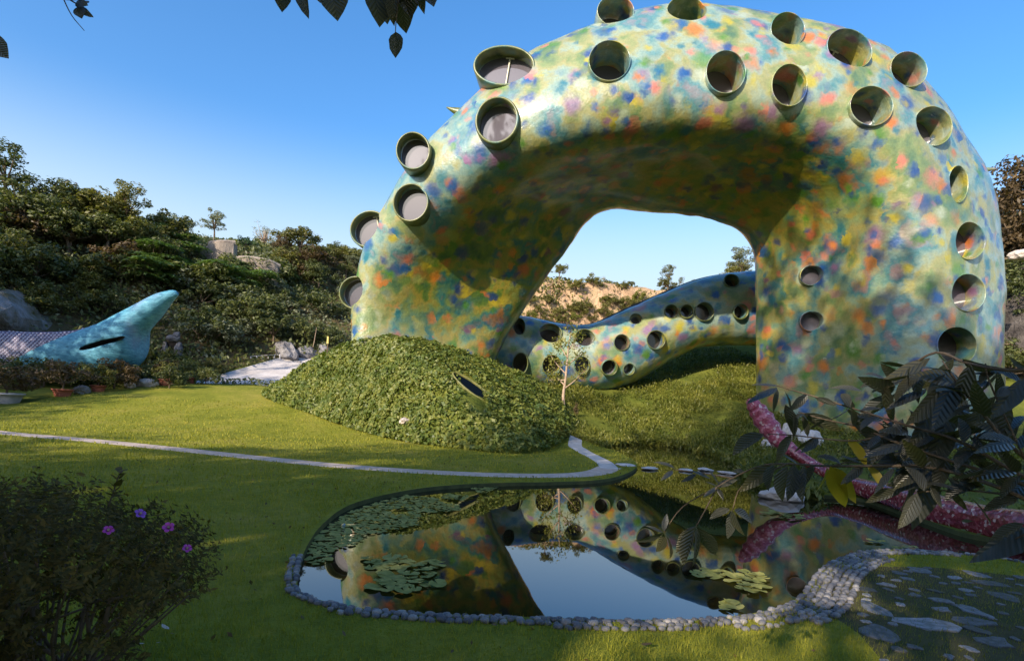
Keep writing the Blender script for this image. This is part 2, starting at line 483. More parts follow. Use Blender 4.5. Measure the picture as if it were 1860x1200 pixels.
PATH = ribbon(PATH_C, 0.58)
STONE = ribbon(STONE_C, 0.45)
BASIN = [(-34, -60), (-30, 5), (-27, 22), (-23, 32), (-15, 38), (-5, 43), (0, 58), (1, 73), (18, 76), (34, 74), (38, 52), (30, 37), (26, 22), (27, -60)]
LAWNPOLY = [(-29, -14), (-28, 0), (-22, 16)] + [tuple(G(px, py, z))[:2] for px, py, z in ((-10, 742, 0.35),)] + \
           [(-18.6, 23), (-17.0, 28.5), (-14.5, 31), (-11.5, 30), (-9.5, 27), (-3.3, 22), (2.0, 22), (2.6, 22.6), (3.6, 22.0), (4.3, 20.6), (4.9, 18.6), (4.4, 15.0), (3, 10), (6.2, 6.5), (10, 4.5), (14, 0), (14, -14)]
PAVEPOLY = [tuple(G(px, py, LAWN_Z))[:2] for px, py in ((1470, 1090), (1520, 1045), (1600, 1028), (1700, 1030), (1800, 1040), (1960, 1060))] + [(9.0, 3.0), (4.0, 2.2), (2.3, 3.1)] + [tuple(G(px, py, LAWN_Z))[:2] for px, py in ((1560, 1150), (1500, 1110))]
SANDPOLY = [(-16.8, 29.5), (-17.6, 33), (-15.5, 38.5), (-8, 42.5), (-6.5, 41), (-8, 37), (-10.5, 33), (-12.2, 30.6), (-14.6, 31.6)]

MC = (-4.7, 22.3)
MOUND = [(0.1, 16.1), (1.1, 17.5), (1.9, 20), (2.5, 23.8), (1.6, 27), (-3, 29.5), (-9, 28.6), (-11.2, 25.8), (-7.7, 22.3), (-3.5, 18.2), (-1.4, 16.7)]
_mt = crom(MOUND, 8, True)
_ma = np.arctan2(_mt[:, 1] - MC[1], _mt[:, 0] - MC[0])
_mr = np.hypot(_mt[:, 0] - MC[0], _mt[:, 1] - MC[1])
_o = np.argsort(_ma)
_ma, _mr = _ma[_o], _mr[_o]
_ma = np.concatenate([_ma - 2 * np.pi, _ma, _ma + 2 * np.pi])
_mr = np.tile(_mr, 3)

def wav(x, y, s, seed=0.0):
    return (np.sin(x * s + 1.3 * np.sin(y * s * 0.7 + seed)) + np.sin(y * s * 1.1 + 1.7 * np.sin(x * s * 0.6 + 2 * seed))
            + 0.5 * np.sin((x + y) * s * 2.1 + seed) + 0.5 * np.sin((x - y) * s * 1.9 - seed)) / 3

def zbase(x, y):
    x = np.asarray(x, dtype=float); y = np.asarray(y, dtype=float)
    left = ss(4, -4, x)
    z = LAWN_Z + (1.5 * left + 2.3 * (1 - left)) * ss(17.0, 30, y) + 1.8 * ss(30, 40, y) + 1.6 * ss(40, 72, y)
    z = z + 3.6 * ss(4, 13, x) * ss(26, 38, y) * (1 - ss(44, 62, y))
    # the bank behind the right half of the pond
    db = polydist(POND, x, y)
    rb = ss(3.5, 6, x) * ss(7.0, 11, y)
    z = z + rb * np.minimum(db, 4.0) * 0.12 * (1 - ss(17, 26, y))
    z = np.minimum(z, LAWN_Z + 0.02 + np.maximum(db - 0.3, 0) * 0.42)
    # hills
    d = polydist(BASIN, x, y)
    d = np.where(inside(BASIN, x, y), 0.0, d)
    far = ss(50, 68, y)
    Wd = 15 * (1 - far) + 6 * far
    Hm = (10.5 - 4.0 * ss(-34, -6, x) * (1 - far)) * (1 - far) + 13.0 * far
    Hm = Hm * (1 - 0.35 * ss(6, 20, x) * (1 - far))
    k = np.clip(d / Wd, 0, 1.0)
    rise = k * (1.35 - 0.35 * k)
    z = z + Hm * rise * (1 + 0.10 * (1 - 0.75 * far) * wav(x, y, 0.45, 1.0)) + 0.55 * (1 - 0.5 * far) * wav(x, y, 1.1, 2.0) * ss(0, 3, d)
    z = z + far * ss(0.5, 2, d) * (1 - ss(4, 6, d)) * 1.0 * wav(x, y * 0.3, 2.4, 4.0)
    return z

def ztop(x, y):
    """ground height with the mound on it."""
    x = np.asarray(x, dtype=float); y = np.asarray(y, dtype=float)
    z = zbase(x, y)
    r = np.hypot(x - MC[0], y - MC[1])
    Rr = np.interp(np.arctan2(y - MC[1], x - MC[0]), _ma, _mr)
    q = np.clip(r / Rr, 0, 1)
    return z + 3.05 * (1 - q ** 1.6) * (1 + 0.05 * wav(x, y, 1.2, 3.0))

def hit(px, py, D0=3.0, D1=140.0, f=ztop):
    r = ray(px, py)
    D = np.linspace(D0, D1, 1400)
    z = H + r.z * D - f(r.x * D, D)
    k = np.argmax(z < 0)
    if z[k] >= 0:                       # the ray clears the ground: take the crest it passes closest above
        k = np.argmin(np.where(D > 24, z / D, 1e9))
    return Vector((0, 0, H)) + r * float(D[k])

def at(x, y, dz=0.0):
    return Vector((x, y, float(ztop(x, y)) + dz))

# ------------------------------------------------------------------ ground sheets
def build_ground():
    def grid(x0, x1, y0, y1, s, jit, seed):
        rg = np.random.default_rng(seed)
        X, Y = np.meshgrid(np.arange(x0, x1, s), np.arange(y0, y1, s))
        return np.stack([X.ravel(), Y.ravel()], 1) + rg.uniform(-jit, jit, (X.size, 2)) * s
    near = grid(-24, 24, -4, 32, 0.7, 0.2, 1)
    cliff = grid(-8, 42, 68, 86, 0.8, 0.25, 2)
    coarse = grid(-80, 80, -60, 150, 2.2, 0.3, 3)
    m = ((coarse[:, 0] > -24.5) & (coarse[:, 0] < 24.5) & (coarse[:, 1] > -4.5) & (coarse[:, 1] < 32.5)) | \
        ((coarse[:, 0] > -8.5) & (coarse[:, 0] < 42.5) & (coarse[:, 1] > 67.5) & (coarse[:, 1] < 86.5))
    pts = np.concatenate([near, cliff, coarse[~m]])
    for L in (POND, PATH, STONE):
        pts = pts[polydist(L, pts[:, 0], pts[:, 1]) > 0.12]
    pts = pts[~inside(POND, pts[:, 0], pts[:, 1])]
    V = [Vector(p) for p in pts]
    E = []
    for L in (POND, PATH, STONE, LAWNPOLY, SANDPOLY, PAVEPOLY):
        o = len(V)
        V += [Vector((float(p[0]), float(p[1]))) for p in L]
        E += [(o + i, o + (i + 1) % len(L)) for i in range(len(L))]
    vo, eo, fo = delaunay_2d_cdt(V, E, [], 0, 1e-4)[:3]
    xy = np.array([tuple(v) for v in vo])
    fo = np.array([f for f in fo if len(f) == 3])
    c = xy[fo].mean(axis=1)
    pond = inside(POND, c[:, 0], c[:, 1])
    path = inside(PATH, c[:, 0], c[:, 1]); stone = inside(STONE, c[:, 0], c[:, 1])
    lawn = inside(LAWNPOLY, c[:, 0], c[:, 1]); sand = inside(SANDPOLY, c[:, 0], c[:, 1])
    cliffm = (c[:, 1] > 62) & (c[:, 0] > -12)
    bankm = inside(BASIN, c[:, 0], c[:, 1])
    pave = inside(PAVEPOLY, c[:, 0], c[:, 1])
    kinds = np.select([pond, stone, path, pave, sand, lawn, cliffm, bankm], [0, 1, 2, 8, 3, 4, 5, 6], 7)
    z = zbase(xy[:, 0], xy[:, 1])
    XYZ = np.column_stack([xy, z])
    out = {}
    for k, nm, mt in ((1, 'stone_path', M_whitestone), (2, 'path', M_gravel), (3, 'sand', M_sand), (4, 'lawn', M_lawn),
                      (5, 'cliff', M_cliff), (6, 'bank', M_bank), (7, 'hillside', M_soil), (8, 'stone_paving', M_moss)):
        fk = fo[kinds == k]
        if not len(fk):
            continue
        a, b, cc = XYZ[fk[:, 0]], XYZ[fk[:, 1]], XYZ[fk[:, 2]]
        nz_ = np.cross(b - a, cc - a)[:, 2]
        fk = np.where((nz_ < 0)[:, None], fk[:, ::-1], fk)
        u, inv = np.unique(fk, return_inverse=True)
        me = fast_mesh(nm, XYZ[u], inv.reshape(-1, 3), mt, smooth=True)
        o = tag(ob(nm, me), kind='structure')
        out[nm] = (XYZ[u], inv.reshape(-1, 3))
    # pond basin sides
    n = len(POND)
    V, Fc = [], []
    zt = zbase(POND[:, 0], POND[:, 1])
    for i in range(n):
        V += [(*POND[i], zt[i]), (*POND[i], -0.6)]
    for i in range(n):
        j = (i + 1) % n
        Fc.append((2 * i, 2 * j, 2 * j + 1, 2 * i + 1))
    tag(ob('pond_wall', poly_mesh('pond_wall', V, Fc, simple_mat('pond_wall', (0.04, 0.05, 0.015), (0.09, 0.10, 0.03), 5))), kind='structure')
    # water
    r = delaunay_2d_cdt([Vector((float(p[0]), float(p[1]))) for p in POND], [(i, (i + 1) % n) for i in range(n)], [], 1, 1e-4)
    me = poly_mesh('pond_water', [(v.x, v.y, 0.0) for v in r[0]], [tuple(f) for f in r[2]], M_water)
    bm = bmesh.new(); bm.from_mesh(me); bmesh.ops.recalc_face_normals(bm, faces=bm.faces)
    bm.faces.ensure_lookup_table()
    if bm.faces[0].normal.z < 0: bmesh.ops.reverse_faces(bm, faces=bm.faces)
    bm.to_mesh(me); bm.free()
    tag(ob('pond_water', me), kind='structure')
    return out

GROUND = build_ground()

# mound under the left foot of the arch
def build_mound():
    V, Fc = [], []
    nr, na = 26, 96
    for i in range(nr + 1):
        for k in range(na):
            a = -math.pi + 2 * math.pi * k / na
            Rr = float(np.interp(a, _ma, _mr)) * (i / nr) * 1.0
            x, y = MC[0] + math.cos(a) * Rr, MC[1] + math.sin(a) * Rr
            V.append((x, y, float(ztop(x, y)) - (0.05 if i == nr else 0)))
    for i in range(nr):
        for k in range(na):
            k2 = (k + 1) % na
            Fc.append((i * na + k, (i + 1) * na + k, (i + 1) * na + k2, i * na + k2))
    tag(ob('mound', poly_mesh('mound', V, Fc, M_bank, True)), kind='structure')
build_mound()

# ------------------------------------------------------------------ the arch building
ST = [  # outer silhouette | front lower edge | back lower edge (photograph pixels)
    ((650, 760), (690, 780), (890, 780)), ((649, 690), (683, 700), (898, 700)), ((650, 630), (682, 625), (908, 640)), ((652, 560), (690, 555), (932, 600)), ((663, 475), (728, 470), (985, 520)),
    ((698, 385), (800, 392), (1032, 455)), ((757, 292), (872, 325), (1066, 408)), ((845, 198), (955, 275), (1102, 382)),
    ((960, 105), (1055, 236), (1150, 381)), ((1080, 50), (1150, 212), (1190, 383)), ((1205, 18), (1242, 203), (1228, 388)),
    ((1330, 24), (1340, 204), (1268, 395)), ((1460, 48), (1440, 212), (1305, 406)), ((1580, 84), (1530, 240), (1334, 420)),
    ((1685, 168), (1606, 300), (1354, 438)), ((1752, 270), (1644, 385), (1366, 462)), ((1794, 375), (1655, 470), (1370, 510)),
    ((1810, 500), (1656, 570), (1371, 580)), ((1813, 620), (1655, 660), (1371, 650)), ((1815, 740), (1653, 760), (1371, 730)), ((1816, 860), (1652, 870), (1371, 800))]
SD = [(25.2, 23.8, 27.0)] * 4 + [(24.7, 23.2, 27.0), (24.0, 22.2, 26.8), (23.3, 21.2, 26.6), (22.7, 20.3, 26.3), (22.2, 19.7, 26.1), (22, 19.5, 26.0), (22, 19.5, 26.0), (22, 19.5, 26.0),
      (22, 19.5, 26.0), (22, 19.5, 26.0), (22.3, 19.6, 26.0), (22.6, 19.7, 26.0), (22.9, 19.8, 26.0), (23, 20.0, 26.0), (23, 20.1, 26.0), (23, 20.1, 26), (23, 20.1, 26)]
NSEG = 56
def arch_mesh():
    rows = []
    for (o, f, b), (do, df, db) in zip(ST, SD):
        O, Fp, B = P(*o, do), P(*f, df), P(*b, db)
        vo = Vector((0, 0, H))
        bulge_of = (O + Fp) / 2 + ((O - B).normalized() * 0.35 + Vector((0, -0.75, 0)))
        bulge_fb = (Fp + B) / 2 + (B - O).normalized() * 0.15 + Vector((0, -0.25, 0))
        K = (O * 0.55 + B * 0.45) + (((O + B) / 2 - vo).normalized()) * 4.2
        rows.append([list(x) for x in (O, bulge_of, Fp, bulge_fb, B, K)])
    A = np.array(rows)                                   # stations, 6, 3
    cols = [crom(A[:, j], 7) for j in range(6)]
    C = np.stack(cols, 1)
    rings, ushade = [], []
    for r in C:
        q = crom(r, 24, True)
        # equal arc length
        d = np.linalg.norm(np.diff(np.vstack([q, q[:1]]), axis=0), axis=1)
        s = np.concatenate([[0], np.cumsum(d)])
        t = np.linspace(0, s[-1], NSEG, endpoint=False)
        sF, sB = s[2 * 24], s[4 * 24]
        ushade.append(ss(sF - 0.1 * (sB - sF), sF + 0.18 * (sB - sF), t) * (1 - ss(sB, sB + 0.8, t)))
        qq = np.vstack([q, q[:1]])
        rings.append(np.stack([np.interp(t, s, qq[:, k]) for k in range(3)], 1))
    Rg = np.array(rings)
    for _ in range(2):                                  # round the ridges a little
        Rg = 0.5 * Rg + 0.25 * (np.roll(Rg, 1, 1) + np.roll(Rg, -1, 1))
        Rg[1:-1] = 0.6 * Rg[1:-1] + 0.2 * (Rg[2:] + Rg[:-2])
    n = len(Rg)
    V = Rg.reshape(-1, 3)
    Fc = []
    for i in range(n - 1):
        for k in range(NSEG):
            k2 = (k + 1) % NSEG
            Fc.append((i * NSEG + k, i * NSEG + k2, (i + 1) * NSEG + k2, (i + 1) * NSEG + k))
    Fc.append(tuple(range(NSEG - 1, -1, -1)))
    Fc.append(tuple(range((n - 1) * NSEG, n * NSEG)))
    me = poly_mesh('arch_body', V, Fc, M_mosaic, True)
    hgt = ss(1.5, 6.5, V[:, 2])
    at_ = me.attributes.new('underside_shade', 'FLOAT', 'POINT')  # strength of the shade painted into the underside colour
    at_.data.foreach_set('value', (np.array(ushade).ravel() * (0.25 + 0.75 * hgt) * (1 - 0.5 * ss(9.0, 12.5, V[:, 0]) * (1 - ss(7, 11, V[:, 2])))).astype(np.float32))
    bm = bmesh.new(); bm.from_mesh(me)
    bmesh.ops.recalc_face_normals(bm, faces=bm.faces)
    bm.normal_update()
    for v in bm.verts:
        d = noise.fractal(v.co * 0.8, 1.0, 2.0, 3) * 0.07 + noise.noise(v.co * 0.35) * 0.10
        v.co += v.normal * d
    bm.to_mesh(me); bm.free()
    me.polygons.foreach_set('use_smooth', np.ones(len(me.polygons), dtype=bool))
    return me

def lathe_ellipse(profile, rx, ry, mat4, seg=40):
    """profile: (radial offset, depth along axis); closed ring; axis = local +Z."""
    V, Fc = [], []
    m = len(profile)
    for k in range(seg):
        a = 2 * math.pi * k / seg
        for off, dz in profile:
            V.append(mat4 @ Vector(((rx + off) * math.cos(a), (ry + off) * math.sin(a), dz)))
    for k in range(seg):
        k2 = (k + 1) % seg
        for j in range(m):
            j2 = (j + 1) % m
            Fc.append((k * m + j, k2 * m + j, k2 * m + j2, k * m + j2))
    return V, Fc

def disc_ellipse(rx, ry, z, mat4, seg=40):
    V = [mat4 @ Vector((rx * math.cos(2 * math.pi * k / seg), ry * math.sin(2 * math.pi * k / seg), z)) for k in range(seg)]
    return V, [tuple(range(seg))]

def frame_matrix(c, axis, spin=0.0):
    z = Vector(axis).normalized()
    x = Vector((0, 0, 1)).cross(z)
    x = x.normalized() if x.length > 1e-3 else Vector((1, 0, 0))
    y = z.cross(x)
    m = Matrix((x, y, z)).transposed().to_4x4()
    m.translation = c
    return m @ Matrix.Rotation(spin, 4, 'Z')

def port_windows(host, parent, wins, bodymat, part='window'):
    """Sink each opening into the host mesh, then give it rim, pane and glazing bar."""
    bm = bmesh.new(); bm.from_mesh(host.data)
    bvh = BVHTree.FromBMesh(bm); bm.free()
    eye = Vector((0, 0, H))
    specs, cut = [], MB()
    for w in wins:
        px, py, rx, ry = w['p']
        r = ray(*w.get('aim', (px, py)))
        loc, nrm, idx, dist = bvh.ray_cast(eye, r.normalized())
        D = w.get('D') or (loc.y if loc is not None else 21.5)
        if nrm is None:
            nrm = Vector((0, -1, 0))
        nrm = nrm if nrm.dot(r) < 0 else -nrm
        k = w.get('tilt', 0.25)
        axis = (Vector((0, -1, 0)) * (1 - k) + nrm * k)
        axis = (axis + Vector(w.get('lean', (0, 0, 0)))).normalized()
        c = P(px, py, D) + axis * w.get('out', 0.06)
        m = frame_matrix(c, axis, w.get('spin', 0.0))
        sx, sy = rx * D / F, ry * D / F
        specs.append((w, m, sx, sy))
        dep = w.get('deep', 1.0)
        cv, cf = [], []
        seg = 36
        for z in (-dep, 2.0):
            for q in range(seg):
                a = 2 * math.pi * q / seg
                cv.append(m @ Vector((sx * math.cos(a), sy * math.sin(a), z)))
        cf = [(q, (q + 1) % seg, (q + 1) % seg + seg, q + seg) for q in range(seg)]
        cf += [tuple(range(seg - 1, -1, -1)), tuple(range(seg, 2 * seg))]
        cut.add(cv, cf)
    cm = cut.mesh('cutter', bodymat)
    bmx = bmesh.new(); bmx.from_mesh(cm); bmesh.ops.recalc_face_normals(bmx, faces=bmx.faces); bmx.to_mesh(cm); bmx.free()
    co = ob('cutter', cm)
    md = host.modifiers.new('holes', 'BOOLEAN')
    md.operation = 'DIFFERENCE'; md.solver = 'EXACT'; md.object = co
    md.use_self = True
    dg = bpy.context.evaluated_depsgraph_get()
    nm = bpy.data.meshes.new_from_object(host.evaluated_get(dg))
    host.modifiers.clear()
    old = host.data
    host.data = nm
    bpy.data.objects.remove(co)
    # keep curved shading except across the cut edges
    bm = bmesh.new(); bm.from_mesh(nm)
    for e in bm.edges:
        e.smooth = not (len(e.link_faces) == 2 and e.calc_face_angle(0) > R(38))
    for f in bm.faces: f.smooth = True
    bm.to_mesh(nm); bm.free()
    for w, m, sx, sy in specs:
        t = w.get('rim', 0.07)
        back = w.get('shell', 0.5)
        dep = w.get('deep', 1.0)
        prof = [(0.004, -back), (0.004, 0.0), (t * 0.35, 0.035), (t * 0.8, 0.02), (t, -0.03), (t * 1.05, -back)]
        me = MB().add(*lathe_ellipse(prof, sx, sy, m)).mesh('window_rim', w.get('mat', M_rim), True)
        fr = ob(part, me, parent)
        pd = w.get('pane', -dep + 0.03)
        pane = MB().add(*disc_ellipse(sx - 0.004, sy - 0.004, pd, m)).mesh('pane', w.get('glass', M_pane))
        ob('pane', pane, fr)
        if w.get('bar') is not None:
            bx = w['bar'] * sx
            hh = sy * math.sqrt(max(0.05, 1 - w['bar'] ** 2)) * 0.97
            V, Fc = tube([m @ Vector((bx, -hh, pd + 0.05)), m @ Vector((bx, hh, pd + 0.05))], 0.035, 6)
            mb = MB().add(V, Fc)
            V, Fc = tube([m @ Vector((bx - 0.16, hh * 0.96, pd + 0.05)), m @ Vector((bx + 0.16, hh * 0.96, pd + 0.05))], 0.03, 6)
            mb.add(V, Fc)
            ob('glazing_bar', mb.mesh('glazing_bar', M_mull), fr)
        nl = [(0.0, -dep), ]

arch = thing('arch_house', 'huge arched building skinned in mottled multicolour mosaic with rows of round windows', 'building', (2, 23, 0))
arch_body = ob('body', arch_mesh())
AWIN = [
    dict(p=(918, 130, 52, 33), D=20.9, out=0.35, shell=1.3, deep=0.62, tilt=0.0, lean=(-0.15, 0, 0.05), rim=0.10, bar=0.05, spin=R(-6)),
    dict(p=(905, 226, 35, 38), out=0.32, shell=0.9, deep=0.55, tilt=0.1, lean=(-0.1, 0, 0.0), rim=0.10),
    dict(p=(754, 280, 28, 31), out=0.30, shell=1.0, deep=0.55, tilt=0.1, lean=(-0.1, 0, 0), rim=0.08, spin=R(20)),
    dict(p=(749, 371, 30, 31), out=0.22, shell=0.9, deep=0.5, tilt=0.1, lean=(-0.1, 0, 0), rim=0.08),
    dict(p=(672, 417, 33, 30), D=24.0, out=0.1, shell=1.0, deep=0.5, tilt=0.0, lean=(-0.1, 0, 0), rim=0.09, bar=0.4, spin=R(15)),
    dict(p=(647, 532, 28, 27), D=24.6, out=0.1, shell=0.9, deep=0.5, tilt=0.0, lean=(-0.1, 0, 0), rim=0.08, spin=R(10)),
    dict(p=(1116, 29, 32, 27), D=21.0, out=0.25, shell=1.6, deep=1.25, tilt=0.1, rim=0.035, mat=M_mosaic),
    dict(p=(1106, 117, 36, 37), out=0.18, shell=1.3, deep=1.3, tilt=0.2, rim=0.035, mat=M_mosaic),
    dict(p=(1242, 33, 34, 31), D=20.9, out=0.25, shell=1.6, deep=1.3, tilt=0.1, rim=0.035, mat=M_mosaic),
    dict(p=(1316, 135, 34, 38), out=0.12, shell=1.3, deep=1.2, tilt=0.2, rim=0.035, mat=M_mosaic),
    dict(p=(1427, 60, 30, 32), out=0.15, shell=1.5, deep=1.3, tilt=0.15, rim=0.035, mat=M_mosaic),
    dict(p=(1431, 158, 31, 37), out=0.10, shell=1.2, deep=1.2, tilt=0.2, rim=0.035, mat=M_mosaic),
    dict(p=(1539, 93, 41, 35), out=0.12, shell=1.5, deep=1.1, tilt=0.15, rim=0.035, mat=M_mosaic, bar=-0.25, spin=R(-25)),
    dict(p=(1580, 195, 38, 35), out=0.08, shell=1.0, deep=1.1, tilt=0.15, rim=0.035, mat=M_mosaic, bar=-0.45),
    dict(p=(1645, 131, 33, 31), aim=(1640, 140), out=0.15, shell=1.5, deep=1.1, tilt=0.1, rim=0.035, mat=M_mosaic, bar=-0.4, spin=R(-20)),
    dict(p=(1690, 232, 35, 35), out=0.10, shell=1.2, deep=1.0, tilt=0.1, rim=0.035, mat=M_mosaic, bar=-0.5),
    dict(p=(1737, 336, 18, 33), out=0.06, shell=0.8, deep=0.7, tilt=0.1, rim=0.035, mat=M_mosaic),
    dict(p=(1757, 438, 31, 33), out=0.06, shell=1.2, deep=0.8, tilt=0.0, lean=(0.1, 0, 0), rim=0.035, mat=M_mosaic, bar=-0.4),
    dict(p=(1755, 532, 34, 33), out=0.06, shell=1.2, deep=0.8, tilt=0.0, lean=(0.1, 0, 0), rim=0.035, mat=M_mosaic, bar=-0.5),
    dict(p=(1735, 628, 38, 33), out=0.06, shell=1.2, deep=0.8, tilt=0.0, lean=(0.1, 0, 0), rim=0.035, mat=M_mosaic, bar=-0.5, glass=M_dark),
    dict(p=(1473, 500, 17, 17), out=0.02, shell=0.3, deep=0.4, tilt=0.3, rim=0.035, mat=M_mosaic),
    dict(p=(1473, 583, 17, 17), out=0.02, shell=0.3, deep=0.4, tilt=0.3, rim=0.035, mat=M_mosaic),
]
port_windows(arch_body, arch, AWIN, M_mosaic)
arch_body.parent = arch
arch_body.matrix_parent_inverse = Matrix.Translation((-2, -23, 0))
for o in list(arch.children):
    if o is not arch_body:
        o.matrix_parent_inverse = Matrix.Translation((-2, -23, 0))

def spike(name, pts, radii, mat, parent=None, seg=10):
    o = ob(name, MB().add(*tube(crom([list(p) for p in pts], 4), np.interp(np.linspace(0, 1, (len(pts) - 1) * 4 + 1), np.linspace(0, 1, len(radii)), radii), seg)).mesh(name, mat, True), parent)
    return o
s1 = spike('horn', [P(872, 208, 22.9), P(848, 208, 22.9), P(828, 202, 22.9), P(811, 195, 22.9)], [0.42, 0.26, 0.14, 0.02], M_rim, arch)
s2 = spike('horn', [P(1755, 312, 22.9), P(1785, 309, 22.9), P(1818, 306, 22.9)], [0.20, 0.12, 0.01], M_mosaic, arch)
for s in (s1, s2): s.matrix_parent_inverse = Matrix.Translation((-2, -23, 0))

# ------------------------------------------------------------------ the low tube building seen through the arch
def tube_house():
    prof = [((880, 570), (880, 700), 29.6), ((930, 573), (930, 702), 29.8), ((985, 582), (985, 705), 30), ((1040, 591), (1045, 709), 30), ((1075, 589), (1093, 711), 30), ((1105, 577), (1150, 694), 30.1),
            ((1145, 558), (1195, 668), 30.2), ((1185, 541), (1235, 645), 30.3), ((1225, 524), (1270, 631), 30.4), ((1272, 507), (1302, 627), 30.5),
            ((1325, 497), (1332, 627), 30.6), ((1370, 494), (1372, 628), 30.7), ((1430, 493), (1430, 632), 30.8), ((1500, 500), (1500, 640), 30.8)]
    C, Rr = [], []
    for a, b, D in prof:
        A_, B_ = P(*a, D), P(*b, D)
        C.append(list((A_ + B_) / 2)); Rr.append((A_ - B_).length / 2)
    Cs = crom(C, 6); Rs = crom(np.array(Rr)[:, None], 6)[:, 0]
    V, Fc = tube(Cs, Rs, 44)
    me = poly_mesh('tube_body', V, Fc, M_mosaic, True)
    bm = bmesh.new(); bm.from_mesh(me); bmesh.ops.recalc_face_normals(bm, faces=bm.faces); bm.normal_update()
    for v in bm.verts:
        v.co += v.normal * noise.fractal(v.co * 0.8, 1.0, 2.0, 3) * 0.05
    bm.to_mesh(me); bm.free()
    t = thing('tube_house', 'low sloping tube building with mosaic skin and round windows behind the arch', 'building')
    body = ob('body', me)
    W_ = []
    for (x, y, a, b, *k) in ((943, 594, 10, 16), (945, 660, 13, 19), (1000, 606, 20, 18), (1062, 614, 17, 16), (1002, 663, 16, 18), (1057, 663, 13, 15),
                          (1129, 622, 13, 14), (1155, 580, 10, 10, 1), (1191, 617, 16, 16), (1219, 566, 11, 12), (1246, 566, 11, 11, 2), (1279, 566, 16, 16), (1328, 512, 12, 12, 2),
                          (1344, 566, 12, 12, 2), (1106, 667, 13, 13, 2), (1142, 670, 10, 10, 1)):
        mode = k[0] if k else 0
        W_.append(dict(p=(x, y, a, b), out=0.05 if mode != 2 else 0.12, shell=0.6, deep=0.7, tilt=0.45, rim=0.05 if mode != 2 else 0.08, glass=M_pane if mode == 1 else M_dark))
    port_windows(body, t, W_, M_mosaic)
    body.parent = t
    # thin dark coping along the crest
    crest = [P(px, py, D - 0.02) for (px, py), _, D in prof]
    V, Fc = tube(crom([list(c + Vector((0, 0.25, 0.02))) for c in crest], 5), 0.07, 8)
    ob('ridge_strip', poly_mesh('ridge_strip', V, Fc, simple_mat('ridge_strip', (0.02, 0.03, 0.035), (0.05, 0.06, 0.07)), True), t)
tube_house()
#%%PART2
# ------------------------------------------------------------------ foliage builders
def leafquads(Pn, Nn, size, rg, asp=0.5, up=None):
    n = len(Pn)
    t = rg.normal(size=(n, 3))
    if up is not None:
        t = t * (1 - up) + np.array([0, 0, 1.0]) * up
    t -= Nn * (t * Nn).sum(1)[:, None]
    t /= np.linalg.norm(t, axis=1)[:, None] + 1e-9
    b = np.cross(Nn, t)
    s = (np.asarray(size) * np.ones(n))[:, None]
    mid = Pn + Nn * s * 0.10
    V = np.stack([Pn - t * s, mid + b * s * asp, Pn + t * s, mid - b * s * asp], 1).reshape(-1, 3)
    Fq = np.arange(4 * n).reshape(-1, 4)
    return V, Fq

def unit(rg, n):
    v = rg.normal(size=(n, 3))
    return v / np.linalg.norm(v, axis=1)[:, None]

def crown_points(rg, env, zc, nclump, nleaf, cr, low=-1.0, shell=0.45):
    u = unit(rg, nclump)
    u[:, 2] = np.where(u[:, 2] < low, -u[:, 2] * 0.5, u[:, 2])
    rad = rg.uniform(0.15, 1, nclump) ** shell
    lump = 1 + 0.22 * np.sin(3 * np.arctan2(u[:, 1], u[:, 0]) + rg.uniform(0, 6)) + 0.12 * np.sin(5 * u[:, 2] + rg.uniform(0, 6))
    C = u * (rad * lump)[:, None] * np.array(env) + np.array([0, 0, zc])
    d = unit(rg, nclump * nleaf)
    ci = np.repeat(np.arange(nclump), nleaf)
    crr = rg.uniform(0.55, 1.25, nclump) * cr
    rr = rg.uniform(0.25, 1.0, nclump * nleaf) ** 0.5
    Pn = C[ci] + d * (rr * crr[ci])[:, None] * np.array([1, 1, 0.75])
    Nn = d * 0.6 + unit(rg, len(d)) * 0.6 + np.array([0, 0, 0.35])
    Nn /= np.linalg.norm(Nn, axis=1)[:, None]
    return C, Pn, Nn

def limbs(rg, C, zf, r0, mat, name='trunk', n=9, lean=0.15):
    mb = MB()
    top = Vector((rg.uniform(-lean, lean), rg.uniform(-lean, lean), zf))
    path = crom([[0, 0, -0.3], [top.x * 0.3 + rg.uniform(-.05, .05), top.y * 0.3, zf * 0.5], list(top)], 4)
    mb.add(*tube(path, np.linspace(r0, r0 * 0.6, len(path)), 7))
    order = rg.permutation(len(C))[:n]
    for k in order:
        c = Vector(C[k])
        mid = top.lerp(c, 0.5) + Vector((0, 0, -0.12 * (c - top).length + rg.uniform(-.1, .2)))
        pth = crom([list(top - Vector((0, 0, 0.12 * zf * rg.uniform(0, 1.5)))), list(mid), list(c)], 3)
        mb.add(*tube(pth, np.linspace(r0 * 0.5, r0 * 0.10, len(pth)), 5))
    return mb.mesh(name, mat, True)

